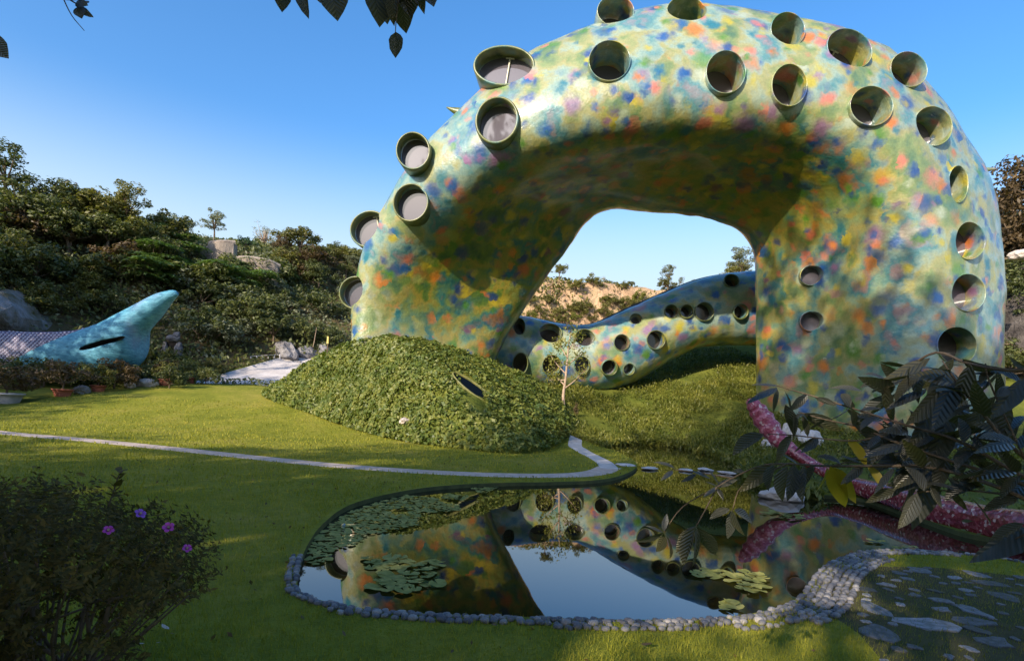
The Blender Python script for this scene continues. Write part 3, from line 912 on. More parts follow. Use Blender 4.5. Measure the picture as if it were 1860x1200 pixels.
PROTO = {}
def proto(kind, var, mat):
    key = (kind, var, mat.name)
    if key in PROTO:
        return PROTO[key]
    rg = np.random.default_rng(abs(hash_(kind)) + var * 17)
    if kind == 'round':                      # 4 m tall dense crown
        C, Pn, Nn = crown_points(rg, (1.7, 1.6, 1.35), 2.5, 46, 62, 0.48, -0.7)
        sz = rg.uniform(0.07, 0.14, len(Pn)); tr = limbs(rg, C, 1.7, 0.13, M_bark)
    elif kind == 'tall':                     # 6 m airy crown in tiers
        C, Pn, Nn = crown_points(rg, (1.35, 1.35, 2.1), 3.9, 40, 60, 0.44, -0.9, 0.6)
        sz = rg.uniform(0.07, 0.13, len(Pn)); tr = limbs(rg, C, 2.9, 0.13, M_bark, n=14)
    elif kind == 'shrub':                    # 1.6 m dome from the ground
        C, Pn, Nn = crown_points(rg, (1.0, 1.0, 0.75), 0.75, 30, 58, 0.32, -0.5)
        sz = rg.uniform(0.05, 0.10, len(Pn)); tr = limbs(rg, C, 0.4, 0.05, M_bark, n=12, lean=0.05)
    elif kind == 'twiggy':
        C, Pn, Nn = crown_points(rg, (1.2, 1.2, 1.4), 2.3, 60, 9, 0.35, -0.6)
        sz = rg.uniform(0.05, 0.09, len(Pn)); tr = limbs(rg, C, 1.2, 0.08, M_palebark, n=44)
    elif kind == 'big':                      # large spreading tree, 14 m
        C, Pn, Nn = crown_points(rg, (4.2, 4.0, 4.6), 8.6, 110, 24, 1.05, -0.95, 0.5)
        sz = rg.uniform(0.16, 0.32, len(Pn)); tr = limbs(rg, C, 5.0, 0.35, M_bark, n=22)
    elif kind == 'dense':                    # large dense tree, 14 m
        C, Pn, Nn = crown_points(rg, (4.6, 4.2, 4.8), 8.2, 150, 70, 1.0, -0.95, 0.5)
        sz = rg.uniform(0.12, 0.26, len(Pn)); tr = limbs(rg, C, 5.0, 0.35, M_bark, n=22)
    elif kind == 'palm':                     # clump of big drooping compound leaves
        Pl, Nl, Sl = [], [], []
        C = []
        for q in range(9):
            c = np.array([rg.uniform(-.8, .8), rg.uniform(-.8, .8), rg.uniform(0.8, 1.9)])
            C.append(c)
            for a in np.linspace(0, 2 * np.pi, 9, endpoint=False):
                a += rg.uniform(-.3, .3)
                for t in np.linspace(0.2, 1, 8):
                    base = c + np.array([np.cos(a) * t * 0.75, np.sin(a) * t * 0.75, 0.18 * t - 0.42 * t * t])
                    for sd in (-1, 1):
                        Pl.append(base + sd * 0.09 * np.array([-np.sin(a), np.cos(a), -0.2])); Nl.append([0.2 * np.cos(a), 0.2 * np.sin(a), 1]); Sl.append(0.11)
        C = np.array(C); Pn = np.array(Pl); Nn = np.array(Nl) + rg.normal(scale=0.2, size=(len(Pl), 3)); Nn /= np.linalg.norm(Nn, axis=1)[:, None]
        sz = np.array(Sl); tr = limbs(rg, C, 0.5, 0.05, M_bark, n=9)
    V, Fq = leafquads(Pn, Nn, sz, rg, 0.45)
    cm = fast_mesh('crown', V, Fq, mat)
    PROTO[key] = (cm, tr, float(V[:, 2].max()), float(np.abs(V[:, :2]).max()))
    return PROTO[key]

def hash_(s):
    h = 7
    for ch in s: h = (h * 31 + ord(ch)) % 100003
    return h

RG = random.Random(5)
NPL = [0]
def plant(kind, mat, x, y, height, label, cat='tree', group=None, name='tree', z=None, width=1.0, var=None, crownname='crown'):
    NPL[0] += 1
    cm, tr, hh, ww = proto(kind, NPL[0] % 3 if var is None else var, mat)
    s = height / hh
    t = thing(name, label, cat, (x, y, (float(ztop(x, y)) if z is None else z) - 0.05), (0, 0, RG.uniform(0, 6.28)), group)
    t.scale = (s * width, s * width, s)
    ob(crownname, cm, t)
    ob('trunk' if kind not in ('shrub', 'palm') else 'stem', tr, t)
    return t

def put(kind, mat, px, yb, yt, label, cat='tree', group=None, name='tree', width=1.0, var=None, D=None):
    if D is None:
        b = hit(px, yb)
    else:
        q = ray(px, yb); b = Vector((q.x * D, D, float(ztop(q.x * D, D))))
    yb2 = CY - ((b - Vector((0, 0, H))).dot(UV)) / b.y * F
    h = (yb2 - yt) * b.y / F
    return plant(kind, mat, b.x, b.y, max(h, 0.3), label, cat, group, name, width=width, var=var)

# ------------------------------------------------------------------ unseen trees, placed, sized and thinned to shade the foreground and left side
GRP_B = 'unseen shade trees behind the viewpoint'
for i, (x, y, h, w) in enumerate(((-35, -7, 12.0, 1.1), (-29.5, -8, 12.4, 1.1), (-24.5, -7, 12.2, 1.15), (-19.5, -7.5, 13.2, 1.0), (-15.5, -8, 15.8, 0.7), (-11.8, -7, 19.0, 0.62),
                                  (-8.0, -7.5, 26.0, 0.52), (-2.8, -7, 21.8, 0.7), (2.2, -7.5, 20.5, 0.75), (7.5, -8, 19.0, 0.8), (-27, -5, 9, 1.0), (-17, -5.5, 9.5, 1.0), (-10.5, -5, 11.5, 0.8), (0.5, -5.5, 12, 0.85))):
    plant('big', L_dark, x, y, h, 'tall dark shade tree standing unseen behind the viewpoint', 'tree', GRP_B, 'shade_tree', width=w)
for x_, h_, w_ in ((-11.5, 28, 0.55), (-4.8, 25, 0.6), (1.5, 22, 0.7)):
    plant('big', L_dark, x_, -11.8, h_, 'tall dark shade tree standing unseen behind the viewpoint', 'tree', GRP_B, 'shade_tree', width=w_)
plant('round', L_dark, -6.0, -7.6, 6.3, 'low round tree added to fill a shade gap, unseen behind the viewpoint', 'tree', GRP_B, 'shade_tree', width=0.95, var=2)  # added low crowns that close gaps in the foreground shade
plant('round', L_dark, -10.4, -9.3, 9.5, 'lower round tree added for shade left of the gap, unseen behind the viewpoint', 'tree', GRP_B, 'shade_tree', width=0.8, var=1)
plant('round', L_dark, -3.3, -9, 9.5, 'lower round tree added for shade, unseen behind the viewpoint', 'tree', GRP_B, 'shade_tree', width=0.62)
for (x, y, h), w_ in zip(((-31.5, 5, 12.5), (-31.5, 11, 13), (-32, 17, 13), (-33, 23, 12)), ('nearest the viewpoint', 'second from the viewpoint', 'third from the viewpoint', 'farthest from the viewpoint')):
    plant('big', L_dark, x, y, h, 'tall unseen shade tree left of the lawn, ' + w_, 'tree', 'unseen shade trees left of the lawn', 'shade_tree', width=1.0)

# ------------------------------------------------------------------ left hillside
TG = 'trees along the skyline of the left hill'
for px, yb, yt, kind, mat, w, lab in (
        (8, 400, 250, 'tall', L_dark, 1.3, 'tall dark ragged tree on the hilltop at the left picture edge'),
        (92, 420, 318, 'round', L_dark, 1.2, 'dark round tree on the hilltop right of the tall ragged tree'),
        (160, 430, 340, 'round', L_olive, 1.3, 'broad olive green tree on the hilltop in the middle of the left crest'),
        (232, 440, 326, 'tall', L_olive, 1.3, 'tallest pointed olive tree on the crest above the turquoise serpent head'),
        (292, 440, 388, 'round', L_grey, 1.1, 'small grey green tree on the crest right of the pointed olive tree'),
        (335, 440, 392, 'round', L_grey, 0.9, 'small round bluish tree on the crest left of the stone terrace walls'),
        (388, 445, 379, 'tall', L_grey, 1.3, 'slim airy tree with two tufts directly above the stone terrace walls'),
        (478, 455, 402, 'twiggy', L_grey, 1.2, 'bare twiggy grey tree right of the stone terrace walls'),
        (545, 475, 410, 'round', L_olive, 1.5, 'wide golden olive tree on the crest right of the twiggy grey tree'),
        (512, 470, 425, 'round', L_brown, 1.0, 'brownish leafy tree right of the upper stone terrace wall'),
        (610, 480, 438, 'round', L_dark, 1.2, 'small dark tree on the crest nearest the arch'),
        (640, 490, 462, 'round', L_grey, 1.2, 'low grey green tree touching the arch at the end of the crest'),
        (45, 445, 330, 'round', L_dark, 1.3, 'dark tree behind the tall ragged tree at the left picture edge'),
        (125, 470, 375, 'round', L_dark, 1.2, 'dark tree in front of the broad olive tree on the left crest'),
        (445, 452, 428, 'shrub', L_fresh, 1.0, 'low green shrub on top of the upper stone terrace wall'),
        (265, 470, 400, 'round', L_dark, 1.2, 'dark tree below the pointed olive tree on the left slope'),
        (580, 490, 445, 'round', L_olive, 1.3, 'low olive tree below the wide golden tree')):
    put(kind, mat, px, yb, yt, lab, 'tree', TG, 'tree', w)

rg = random.Random(11)
HUE = {'leaf_dark': 'dark', 'leaf_olive': 'olive', 'leaf_brown': 'brownish', 'leaf_grey_green': 'grey green', 'leaf_fresh': 'light green', 'leaf_weed': 'yellow green'}
ORD = 'first second third fourth fifth sixth seventh eighth ninth tenth eleventh twelfth thirteenth fourteenth'.split()
def scatter(x0, x1, y0, y1, n, kinds, label, group, hmin, hmax, name='bush', cat='bush', mind=14):
    got, made = [], []
    tries = 0
    while len(got) < n and tries < n * 30:
        tries += 1
        px, py = rg.uniform(x0, x1), rg.uniform(y0, y1)
        if any((px - a) ** 2 + ((py - b) * 1.6) ** 2 < mind ** 2 for a, b in got):
            continue
        b = hit(px, py)
        if 325 < px < 520 and 425 < py < (512 if kinds[0][0] != 'palm' else 505): continue
        if b.y < 4 or (y0 < 650 and b.y < 30): continue
        got.append((px, py))
        k, m = rg.choice(kinds)
        made.append((py, px, plant(k, m, b.x, b.y, rg.uniform(hmin, hmax), None, cat, group, name, width=rg.uniform(1.0, 1.4)), m))
    made.sort(key=lambda q: q[0])
    nb = 3 if len(made) > 12 else 1
    per = -(-len(made) // nb)
    for bnd in range(nb):
        row = sorted(made[bnd * per:(bnd + 1) * per], key=lambda q: q[1])
        for i, (_, _, t, m) in enumerate(row):
            t['label'] = '%s %s %s, %s from left%s' % (HUE[m.name], cat, label, ORD[i], '' if nb == 1 else ' in ' + ('upper', 'middle', 'lower')[bnd] + ' row')

scatter(-40, 330, 400, 520, 34, [('shrub', L_dark), ('shrub', L_olive), ('shrub', L_brown), ('round', L_dark)], 'on slope above serpent head', 'bushes above the serpent head', 1.6, 3.2, mind=24)
scatter(250, 520, 455, 540, 13, [('palm', L_fresh)], 'with drooping leaves below the terrace walls', 'large leaved plants on the slope', 1.6, 2.4, 'large_leaf_plant', 'plant', mind=30)
scatter(330, 650, 510, 640, 34, [('shrub', L_dark), ('shrub', L_grey), ('shrub', L_dark)], 'on slope right of serpent head', 'bushes right of the serpent head', 1.4, 2.6, mind=22)
scatter(500, 650, 480, 530, 10, [('shrub', L_olive), ('shrub', L_brown), ('round', L_dark)], 'right of the terrace walls', 'bushes right of the terrace walls', 1.5, 2.6, mind=20)
scatter(-20, 190, 520, 580, 10, [('shrub', L_dark), ('shrub', L_olive)], 'behind the scaly serpent neck', 'bushes behind the serpent neck', 1.2, 2.0, mind=24)

def sample_ground(nm, n, rg_, box=None, mask=None):
    V, Fc = GROUND[nm]
    a, b, c = V[Fc[:, 0]], V[Fc[:, 1]], V[Fc[:, 2]]
    nn = np.cross(b - a, c - a)
    ar = np.linalg.norm(nn, axis=1)
    ctr = (a + b + c) / 3
    w = ar.copy()
    if box:
        w *= (ctr[:, 0] > box[0]) & (ctr[:, 0] < box[1]) & (ctr[:, 1] > box[2]) & (ctr[:, 1] < box[3])
    if mask is not None:
        w *= mask(ctr)
    k = rg_.choice(len(Fc), n, p=w / w.sum())
    u, v = rg_.uniform(size=n), rg_.uniform(size=n)
    f = u + v > 1
    u[f], v[f] = 1 - u[f], 1 - v[f]
    p = a[k] + (b[k] - a[k]) * u[:, None] + (c[k] - a[k]) * v[:, None]
    return p, nn[k] / ar[k][:, None]

def ground_cover(name, nm, n, size, mat, seed, box=None, mask=None, lift=0.1, up=0.3, asp=0.45, spread=0.3):
    r_ = np.random.default_rng(seed)
    p, nrm = sample_ground(nm, n, r_, box, mask)
    N = nrm * 0.5 + unit(r_, n) * 0.7
    N /= np.linalg.norm(N, axis=1)[:, None]
    p = p + nrm * r_.uniform(0, lift, n)[:, None]
    V, Fq = leafquads(p, N, r_.uniform(size * 0.6, size * 1.3, n), r_, asp, up)
    o = ob(name, fast_mesh(name, V, Fq, mat))
    return tag(o, kind='stuff')

patchy = lambda s, lo, seed: (lambda c: np.clip(wav(c[:, 0], c[:, 1], s, seed) * 1.5 + lo, 0.02, 1))
ground_cover('undergrowth', 'hillside', 42000, 0.17, L_dark, 21, (-50, 2, 22, 62), patchy(0.5, 0.6, 1.0), 0.7)
ground_cover('undergrowth', 'hillside', 22000, 0.15, L_grey, 22, (-50, 2, 22, 62), patchy(0.6, 0.3, 5.0), 0.6)
ground_cover('undergrowth', 'hillside', 12000, 0.17, L_brown, 23, (18, 60, 18, 62), None, 0.6)
ground_cover('undergrowth', 'bank', 16000, 0.10, L_dark, 24, (-30, -5.5, 26, 46), None, 0.35)

# ------------------------------------------------------------------ terrace walls on the slope
def block_wall(pts, thick, label, name='terrace_wall'):
    """stone wall running through ground points (px, ytop, ybottom, D)."""
    t = thing(name, label, 'wall')
    tops = [P(a, b, D) for a, b, c, D in pts]
    bots = [P(a, c, D) for a, b, c, D in pts]
    A = crom([list(v) for v in tops], 4); B = crom([list(v) for v in bots], 4)
    mb = MB()
    n = len(A)
    V = []
    for i in range(n):
        for q in (A[i], A[i] + np.array([0, thick, 0]), B[i] + np.array([0, thick, 0]), B[i] - np.array([0, 0.1, 0.4])):
            V.append(q + np.array([noise.noise(Vector(q) * 1.3) * 0.1, noise.noise(Vector(q) * 1.1 + Vector((5, 0, 0))) * 0.15, noise.noise(Vector(q) * 0.9) * 0.12]))
    Fc = []
    for i in range(n - 1):
        for k in range(4):
            k2 = (k + 1) % 4
            Fc.append((i * 4 + k, i * 4 + k2, (i + 1) * 4 + k2, (i + 1) * 4 + k))
    Fc += [(0, 1, 2, 3), tuple(reversed([(n - 1) * 4 + k for k in range(4)]))]
    ob('masonry', poly_mesh('masonry', V, Fc, M_wall), t)
    V, Fc = tube([list(Vector(a) + Vector((0, thick / 2, 0.05))) for a in A], 0.22, 6)
    ob('coping', poly_mesh('coping', V, Fc, M_wall), t)
    return t
wb = hit(400, 486); wD = wb.y
block_wall([(334, 455, 500, wD + 0.4), (356, 453, 498, wD - 0.2), (378, 451, 492, wD - 0.3)], 0.6, 'low grey stone wall left of the taller terrace wall')
block_wall([(378, 442, 500, wD - 0.4), (398, 440, 498, wD - 0.8), (424, 441, 480, wD - 0.3)], 0.6, 'taller grey stone terrace wall on the left hillside')
wb2 = hit(450, 498); wD2 = wb2.y
block_wall([(398, 472, 510, wD2 - 0.8), (440, 469, 505, wD2 - 1.4), (480, 474, 512, wD2 - 1.2), (505, 484, 520, wD2 - 0.6)], 0.6, 'sunlit buff terrace wall below the taller stone wall')

def rock(name, label, loc, dim, mat, seed, cat='rock', parent=None, sub=3, group=None):
    bm = bmesh.new()
    bmesh.ops.create_icosphere(bm, subdivisions=sub, radius=1)
    for v in bm.verts:
        q = v.co * 1.1 + Vector((seed * 3.1, seed, -seed))
        v.co *= 1 + 0.35 * noise.noise(q) + 0.16 * noise.noise(q * 2.7)
        f = noise.cell(q * 1.6)
        v.co *= 1 + 0.06 * f
        v.co.x *= dim[0]; v.co.y *= dim[1]; v.co.z *= dim[2]
    me = bpy.data.meshes.new(name); bm.to_mesh(me); bm.free()
    me.materials.append(mat)
    o = ob(name, me, parent, loc, (0, 0, seed))
    if label: tag(o, label, cat, group)
    return o

# rocks, pickets, stakes and the stone niche at the back of the sand
b = hit(505, 652); rock('rock', 'pale grey boulder behind the little picket row', (b.x, b.y + 1.0, b.z + 0.4), (1.5, 0.7, 0.85), M_rock, 2.2)
b = hit(550, 652); rock('rock', 'grey boulder right of the picket row beside the leaning stick', (b.x, b.y + 0.6, b.z + 0.3), (0.8, 0.6, 0.75), M_rock, 3.6)
b = hit(583, 652); rock('rock', 'small grey boulder between the leaning stick and the arch', (b.x, b.y + 0.5, b.z + 0.2), (0.55, 0.5, 0.8), M_rock, 5.1)
b = hit(536, 660); rock('rock', 'low dark stone lying on the edge of the sand', (b.x, b.y, b.z + 0.05), (0.5, 0.35, 0.2), M_rock, 6.4)
b = hit(403, 656); rock('rock', 'small pale stone at the left end of the sand', (b.x, b.y, b.z + 0.1), (0.4, 0.3, 0.25), M_palerock, 7.7)
fence = thing('picket_fence', 'short row of pale pickets along the back of the sand', 'fence')
for k in range(6):
    b = hit(456 + k * 10.6, 658 - k * 0.7)
    V, Fc = tube([b + Vector((0, 0, -0.2)), b + Vector((-0.03, 0, 0.42))], 0.05, 6)
    ob('picket', poly_mesh('picket', V, Fc, M_picket), fence)
b1, b2 = hit(456, 657), hit(509, 653)
V, Fc = tube([b1 + Vector((0, 0, 0.36)), b2 + Vector((0, 0, 0.36))], 0.02, 5)
ob('rail', poly_mesh('rail', V, Fc, M_picket), fence)
b = hit(565, 648)
V, Fc = tube([b, b + Vector((0.18, 0, 1.2)), P(575, 595, b.y)], [0.03, 0.025, 0.015], 6)
tag(ob('stick', poly_mesh('stick', V, Fc, M_palebark)), 'thin leaning stick among the boulders at the back of the sand', 'stick')
b = hit(594, 650)
V, Fc = tube([b, b + Vector((0, 0, 0.6))], 0.03, 6)
t = thing('marker_post', 'thin post with a yellow tip left of the arch foot', 'post')
ob('post', poly_mesh('post', V, Fc, M_bark), t)
V, Fc = tube([b + Vector((0, 0, 0.6)), b + Vector((0, 0, 0.9))], [0.05, 0.04], 8)
g = NT('yellow_paint'); g.col((0.7, 0.55, 0.18)); ob('tip', poly_mesh('tip', V, Fc, g.m), t)
b = hit(311, 648)
niche = thing('stone_niche', 'small grey stone archway at the foot of the slope right of the serpent head', 'niche', (b.x, b.y, b.z))
for k, (dx, dz, sx, sz, sd) in enumerate(((-0.42, 0.35, 0.2, 0.75, 1), (0.42, 0.3, 0.22, 0.7, 2), (0.05, 1.15, 0.62, 0.26, 3), (0.25, 1.35, 0.3, 0.25, 4))):
    rock('stone', None, (dx, 0, dz), (sx * .8, 0.25, sz * .85), M_rock, sd, parent=niche, sub=2)
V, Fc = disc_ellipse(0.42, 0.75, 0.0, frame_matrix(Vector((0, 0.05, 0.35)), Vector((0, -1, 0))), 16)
ob('recess_shade', poly_mesh('recess_shade', V, Fc, M_dark), niche)  # flat dark disc stands for the shade inside the niche
b = hit(30, 575)
rock('rock', 'broad lichen covered rock face behind the scaly serpent neck', (b.x - 1, b.y + 1.5, b.z - 0.2), (5.2, 2.0, 1.7), simple_mat('lichen_rock', (0.10, 0.085, 0.03), (0.34, 0.32, 0.33), 1.1, 0.9, 0.9, 7, 0.1, 0.2), 8.3)

# ------------------------------------------------------------------ turquoise serpent head
def serpent():
    D = 27.0
    secs = [((-120, 598), (-120, 700)), ((-40, 599), (-40, 695)), ((40, 602), (40, 690)), ((110, 602), (118, 690)), ((150, 598), (165, 690)), ((185, 588), (212, 682)),
            ((222, 569), (250, 657)), ((254, 551), (258, 612)), ((284, 534.5), (288, 577)), ((308, 527.5), (309, 551)), ((318, 527.5), (320, 540)), ((322.5, 530.5), (323.5, 536))]
    rows = crom([[*P(*a, D), *P(*b, D)] for a, b in secs], 6)
    seg = 36
    V, ring = [], []
    for q in rows:
        A, B = Vector(q[:3]), Vector(q[3:])
        c = (A + B) / 2; u = (A - B) / 2
        w = u.length * 1.0
        for k in range(seg):
            a = 2 * math.pi * k / seg
            V.append(c + u * math.cos(a) + Vector((0, 1, 0)) * (math.sin(a) * w))
    n = len(rows)
    Fc = [(i * seg + k, i * seg + (k + 1) % seg, (i + 1) * seg + (k + 1) % seg, (i + 1) * seg + k) for i in range(n - 1) for k in range(seg)]
    caps = [tuple(range((n - 1) * seg, n * seg)), tuple(range(seg - 1, -1, -1))]
    p1, p2 = P(187, 589, D), P(60, 658, D)
    dvec = (p2 - p1).normalized()
    def side(c):  # >0 : head
        e = c - p1
        return dvec.x * e.z - dvec.z * e.x
    g = NT('turquoise_skin')
    v = g.coord()
    mp = g.n('ShaderNodeMapping', ins={'Vector': v, 'Scale': (1.0, 1.0, 3.2), 'Rotation': (0, R(38), 0)})
    z = g.noise(mp.outputs[0], 2.6, 7, 0.75)
    z2 = g.noise(v, 0.5, 3)
    c = g.ramp(z.outputs[0], [(0.32, (0.015, 0.09, 0.16)), (0.43, (0.055, 0.24, 0.36)), (0.56, (0.10, 0.34, 0.47)), (0.70, (0.22, 0.50, 0.62))])
    c = g.mix(g.rng(z2.outputs[0], 0.5, 0.68, 0, 0.55), c, (0.22, 0.26, 0.44))
    g.col(c); g.set(Roughness=0.55); g.bump(z.outputs[0], 0.8, 0.08)
    M_head = g.m
    M_neck = simple_mat('scale_base', (0.06, 0.05, 0.09), (0.12, 0.10, 0.16), 3)
    M_scale = simple_mat('scale', (0.34, 0.32, 0.42), (0.56, 0.54, 0.62), 2, 0.45, 0.1)
    t = thing('serpent_sculpture', 'turquoise serpent head sculpture with dark mouth slit and pale scaly neck', 'sculpture')
    def cut_mesh(name, mat, keep, smooth=True):
        bm = bmesh.new()
        vs = [bm.verts.new(p) for p in V]
        for f in Fc + caps:
            bm.faces.new([vs[i] for i in f])
        bmesh.ops.recalc_face_normals(bm, faces=bm.faces)
        nrm = Vector((-dvec.z, 0, dvec.x))
        bmesh.ops.bisect_plane(bm, geom=list(bm.verts) + list(bm.edges) + list(bm.faces), plane_co=p1, plane_no=nrm, clear_outer=(keep < 0), clear_inner=(keep > 0))
        me = bpy.data.meshes.new(name); bm.to_mesh(me); bm.free()
        me.materials.append(mat)
        me.polygons.foreach_set('use_smooth', np.ones(len(me.polygons), dtype=bool))
        return me
    # which side of the plane the tip lies on
    tip = P(322, 532, D)
    s = 1 if side(tip) > 0 else -1
    head = ob('head', cut_mesh('head', M_head, s), t)
    neck = ob('neck', cut_mesh('neck', M_neck, -s), t)
    # mouth slit
    a, b = P(145, 634, D), P(224, 611, D)
    c = (a + b) / 2
    bmx = bmesh.new(); bmesh.ops.create_uvsphere(bmx, u_segments=24, v_segments=12, radius=1)
    for v in bmx.verts:
        taper = 1 - 0.45 * (v.co.x + 1) / 2
        v.co = Vector((v.co.x * (b - a).length / 2, v.co.y * 0.5, v.co.z * 0.15 * taper))
    ang = math.atan2((b - a).z, (b - a).x)
    bmesh.ops.rotate(bmx, verts=bmx.verts, cent=(0, 0, 0), matrix=Matrix.Rotation(-ang, 3, 'Y'))
    bvh = BVHTree.FromPolygons([v.co for v in head.data.vertices], [p.vertices for p in head.data.polygons])
    loc = bvh.ray_cast(Vector((0, 0, H)), (c - Vector((0, 0, H))).normalized())[0] or c
    for v in bmx.verts: v.co += loc
    me = bpy.data.meshes.new('slit'); bmx.to_mesh(me); bmx.free()
    g = NT('mouth_shade'); g.col((0.02, 0.018, 0.018)); g.set(Roughness=0.9)  # near-black colour stands for the shade deep in the slit
    me.materials.append(g.m)
    co = ob('slit', me)
    md = head.modifiers.new('slit', 'BOOLEAN'); md.operation = 'DIFFERENCE'; md.solver = 'EXACT'; md.object = co
    md.use_hole_tolerant = True
    dg = bpy.context.evaluated_depsgraph_get()
    nm = bpy.data.meshes.new_from_object(head.evaluated_get(dg)); head.modifiers.clear(); head.data = nm
    bpy.data.objects.remove(co)
    g2 = ob('mouth', bpy.data.meshes.new('mouth'), t)
    bmx = bmesh.new(); bmx.from_mesh(me)
    for v in bmx.verts: v.co = loc + (v.co - loc) * 0.985
    for f in [f for f in bmx.faces if f.calc_center_median().y < loc.y + 0.05]: bmx.faces.remove(f)
    bmx.to_mesh(g2.data); bmx.free(); g2.data.materials.append(g.m)
    # scales
    r_ = np.random.default_rng(3)
    sv, sf = [], []
    nm_ = neck.data
    bvh = BVHTree.FromPolygons([v.co for v in nm_.vertices], [p.vertices for p in nm_.polygons])
    y = 596.0; row = 0
    while y < 692:
        x = -30.0 + (row % 2) * 3.6
        while x < 192:
            r = ray(x + r_.uniform(-.5, .5), y + 6 * math.sin(x * 0.02))
            loc_, nr, _, dist = bvh.ray_cast(Vector((0, 0, H)), r.normalized())
            if loc_ is not None and loc_.y < D + 0.3:
                if nr.dot(r) > 0: nr = -nr
                t1 = Vector((1, 0, 0.1)); t1 = (t1 - nr * t1.dot(nr)).normalized(); t2 = nr.cross(t1)
                o = len(sv)
                for a_ in range(6):
                    q = a_ * math.pi / 3
                    sv.append(loc_ + t1 * 0.068 * math.cos(q) + t2 * 0.055 * math.sin(q))
                sv.append(loc_ + nr * 0.045)
                sf += [(o + k, o + (k + 1) % 6, o + 6) for k in range(6)]
            x += 7.2
        y += 3.6; row += 1
    sc = ob('scale', poly_mesh('scale', sv, sf, M_scale), neck)
    tag(sc, kind='stuff')
serpent()

# ------------------------------------------------------------------ potted plants along the lawn edge
def pot(px, py, w, h, mat, label, shape='round', plantkind=None):
    b = hit(px, py)
    s = b.y / F
    t = thing('plant_pot', label, 'plant pot', b)
    rw, hh = w * s / 2, h * s
    prof = [(0.72, 0), (0.86, 0.5), (1.0, 0.84), (1.08, 0.86), (1.08, 1.0), (0.92, 1.0), (0.88, 0.86)]
    seg = 18
    V, Fc = [], []
    for k in range(seg):
        a = 2 * math.pi * k / seg
        ca, sa = math.cos(a), math.sin(a)
        if shape == 'box':
            m = max(abs(ca), abs(sa)) ** 0.8; ca, sa = ca / m, sa / m
        for r_, z_ in prof:
            V.append((ca * rw * r_, sa * rw * r_ * 0.75, z_ * hh - 0.05))
    m = len(prof)
    for k in range(seg):
        for j in range(m - 1):
            k2 = (k + 1) % seg
            Fc.append((k * m + j, k2 * m + j, k2 * m + j + 1, k * m + j + 1))
    ob('pot', poly_mesh('pot', V, Fc, mat, True), t)
    V = [(math.cos(2 * math.pi * k / 14) * rw * 0.89, math.sin(2 * math.pi * k / 14) * rw * 0.66, hh * 0.82) for k in range(14)]
    ob('soil', poly_mesh('soil', V, [tuple(range(14))], M_soil), t)
    return b, hh
POTS = [(12, 731, 54, 20, M_greypot, 'pale grey trough pot at the left edge of the lawn'),
        (113, 719, 34, 15, M_terra, 'wide terracotta pot nearest the left picture edge'),
        (178, 711, 26, 14, M_terra, 'terracotta pot right of the flat grey stone'),
        (300, 700, 24, 14, M_terra, 'terracotta pot right of the pointed pale stones'),
        (346, 696, 17, 13, M_terra, 'smallest terracotta pot at the right end of the row')]
PLB = ['reddish brown shrub growing in the pale grey trough', 'golden brown round shrub growing in the wide terracotta pot', 'dull green shrub growing in the terracotta pot by the flat grey stone', 'olive shrub growing in the terracotta pot by the pale stones', 'small olive shrub growing in the smallest terracotta pot']
for (px, py, w, h, m, lab), pl, hpx, mm, ww in zip(POTS, PLB, (62, 58, 46, 38, 34), (L_brown, L_brown, L_olive, L_olive, L_olive), (1.3, 1.25, 1.1, 1.1, 1.0)):
    b, hh = pot(px, py, w, h, m, lab)
    plant('shrub', mm, b.x, b.y, hpx * b.y / F, pl, 'shrub', None, 'shrub', z=b.z + hh * 0.7, width=ww)
for (px, py, w, h, lab, sd, mt) in ((150, 714, 34, 16, 'flat dark grey stone between two terracotta pots', 1.5, M_rock), (236, 704, 26, 11, 'low rounded pale stone left of the pointed stone', 2.5, M_palerock), (268, 702, 34, 17, 'pointed pale stone at the lawn edge', 3.5, M_palerock)):
    b = hit(px, py); s = b.y / F
    rock('edge_stone', lab, (b.x, b.y, b.z + h * s * 0.35), (w * s / 2, w * s / 3, h * s * 0.6), mt, sd, cat='stone', sub=3)
rg = random.Random(4)
scatter(-30, 390, 660, 705, 26, [('shrub', L_dark), ('shrub', L_olive), ('shrub', L_dark), ('shrub', L_brown)], 'in the bed before the serpent', 'shrubs in the bed before the serpent', 0.9, 1.5, 'shrub', 'shrub', mind=20)

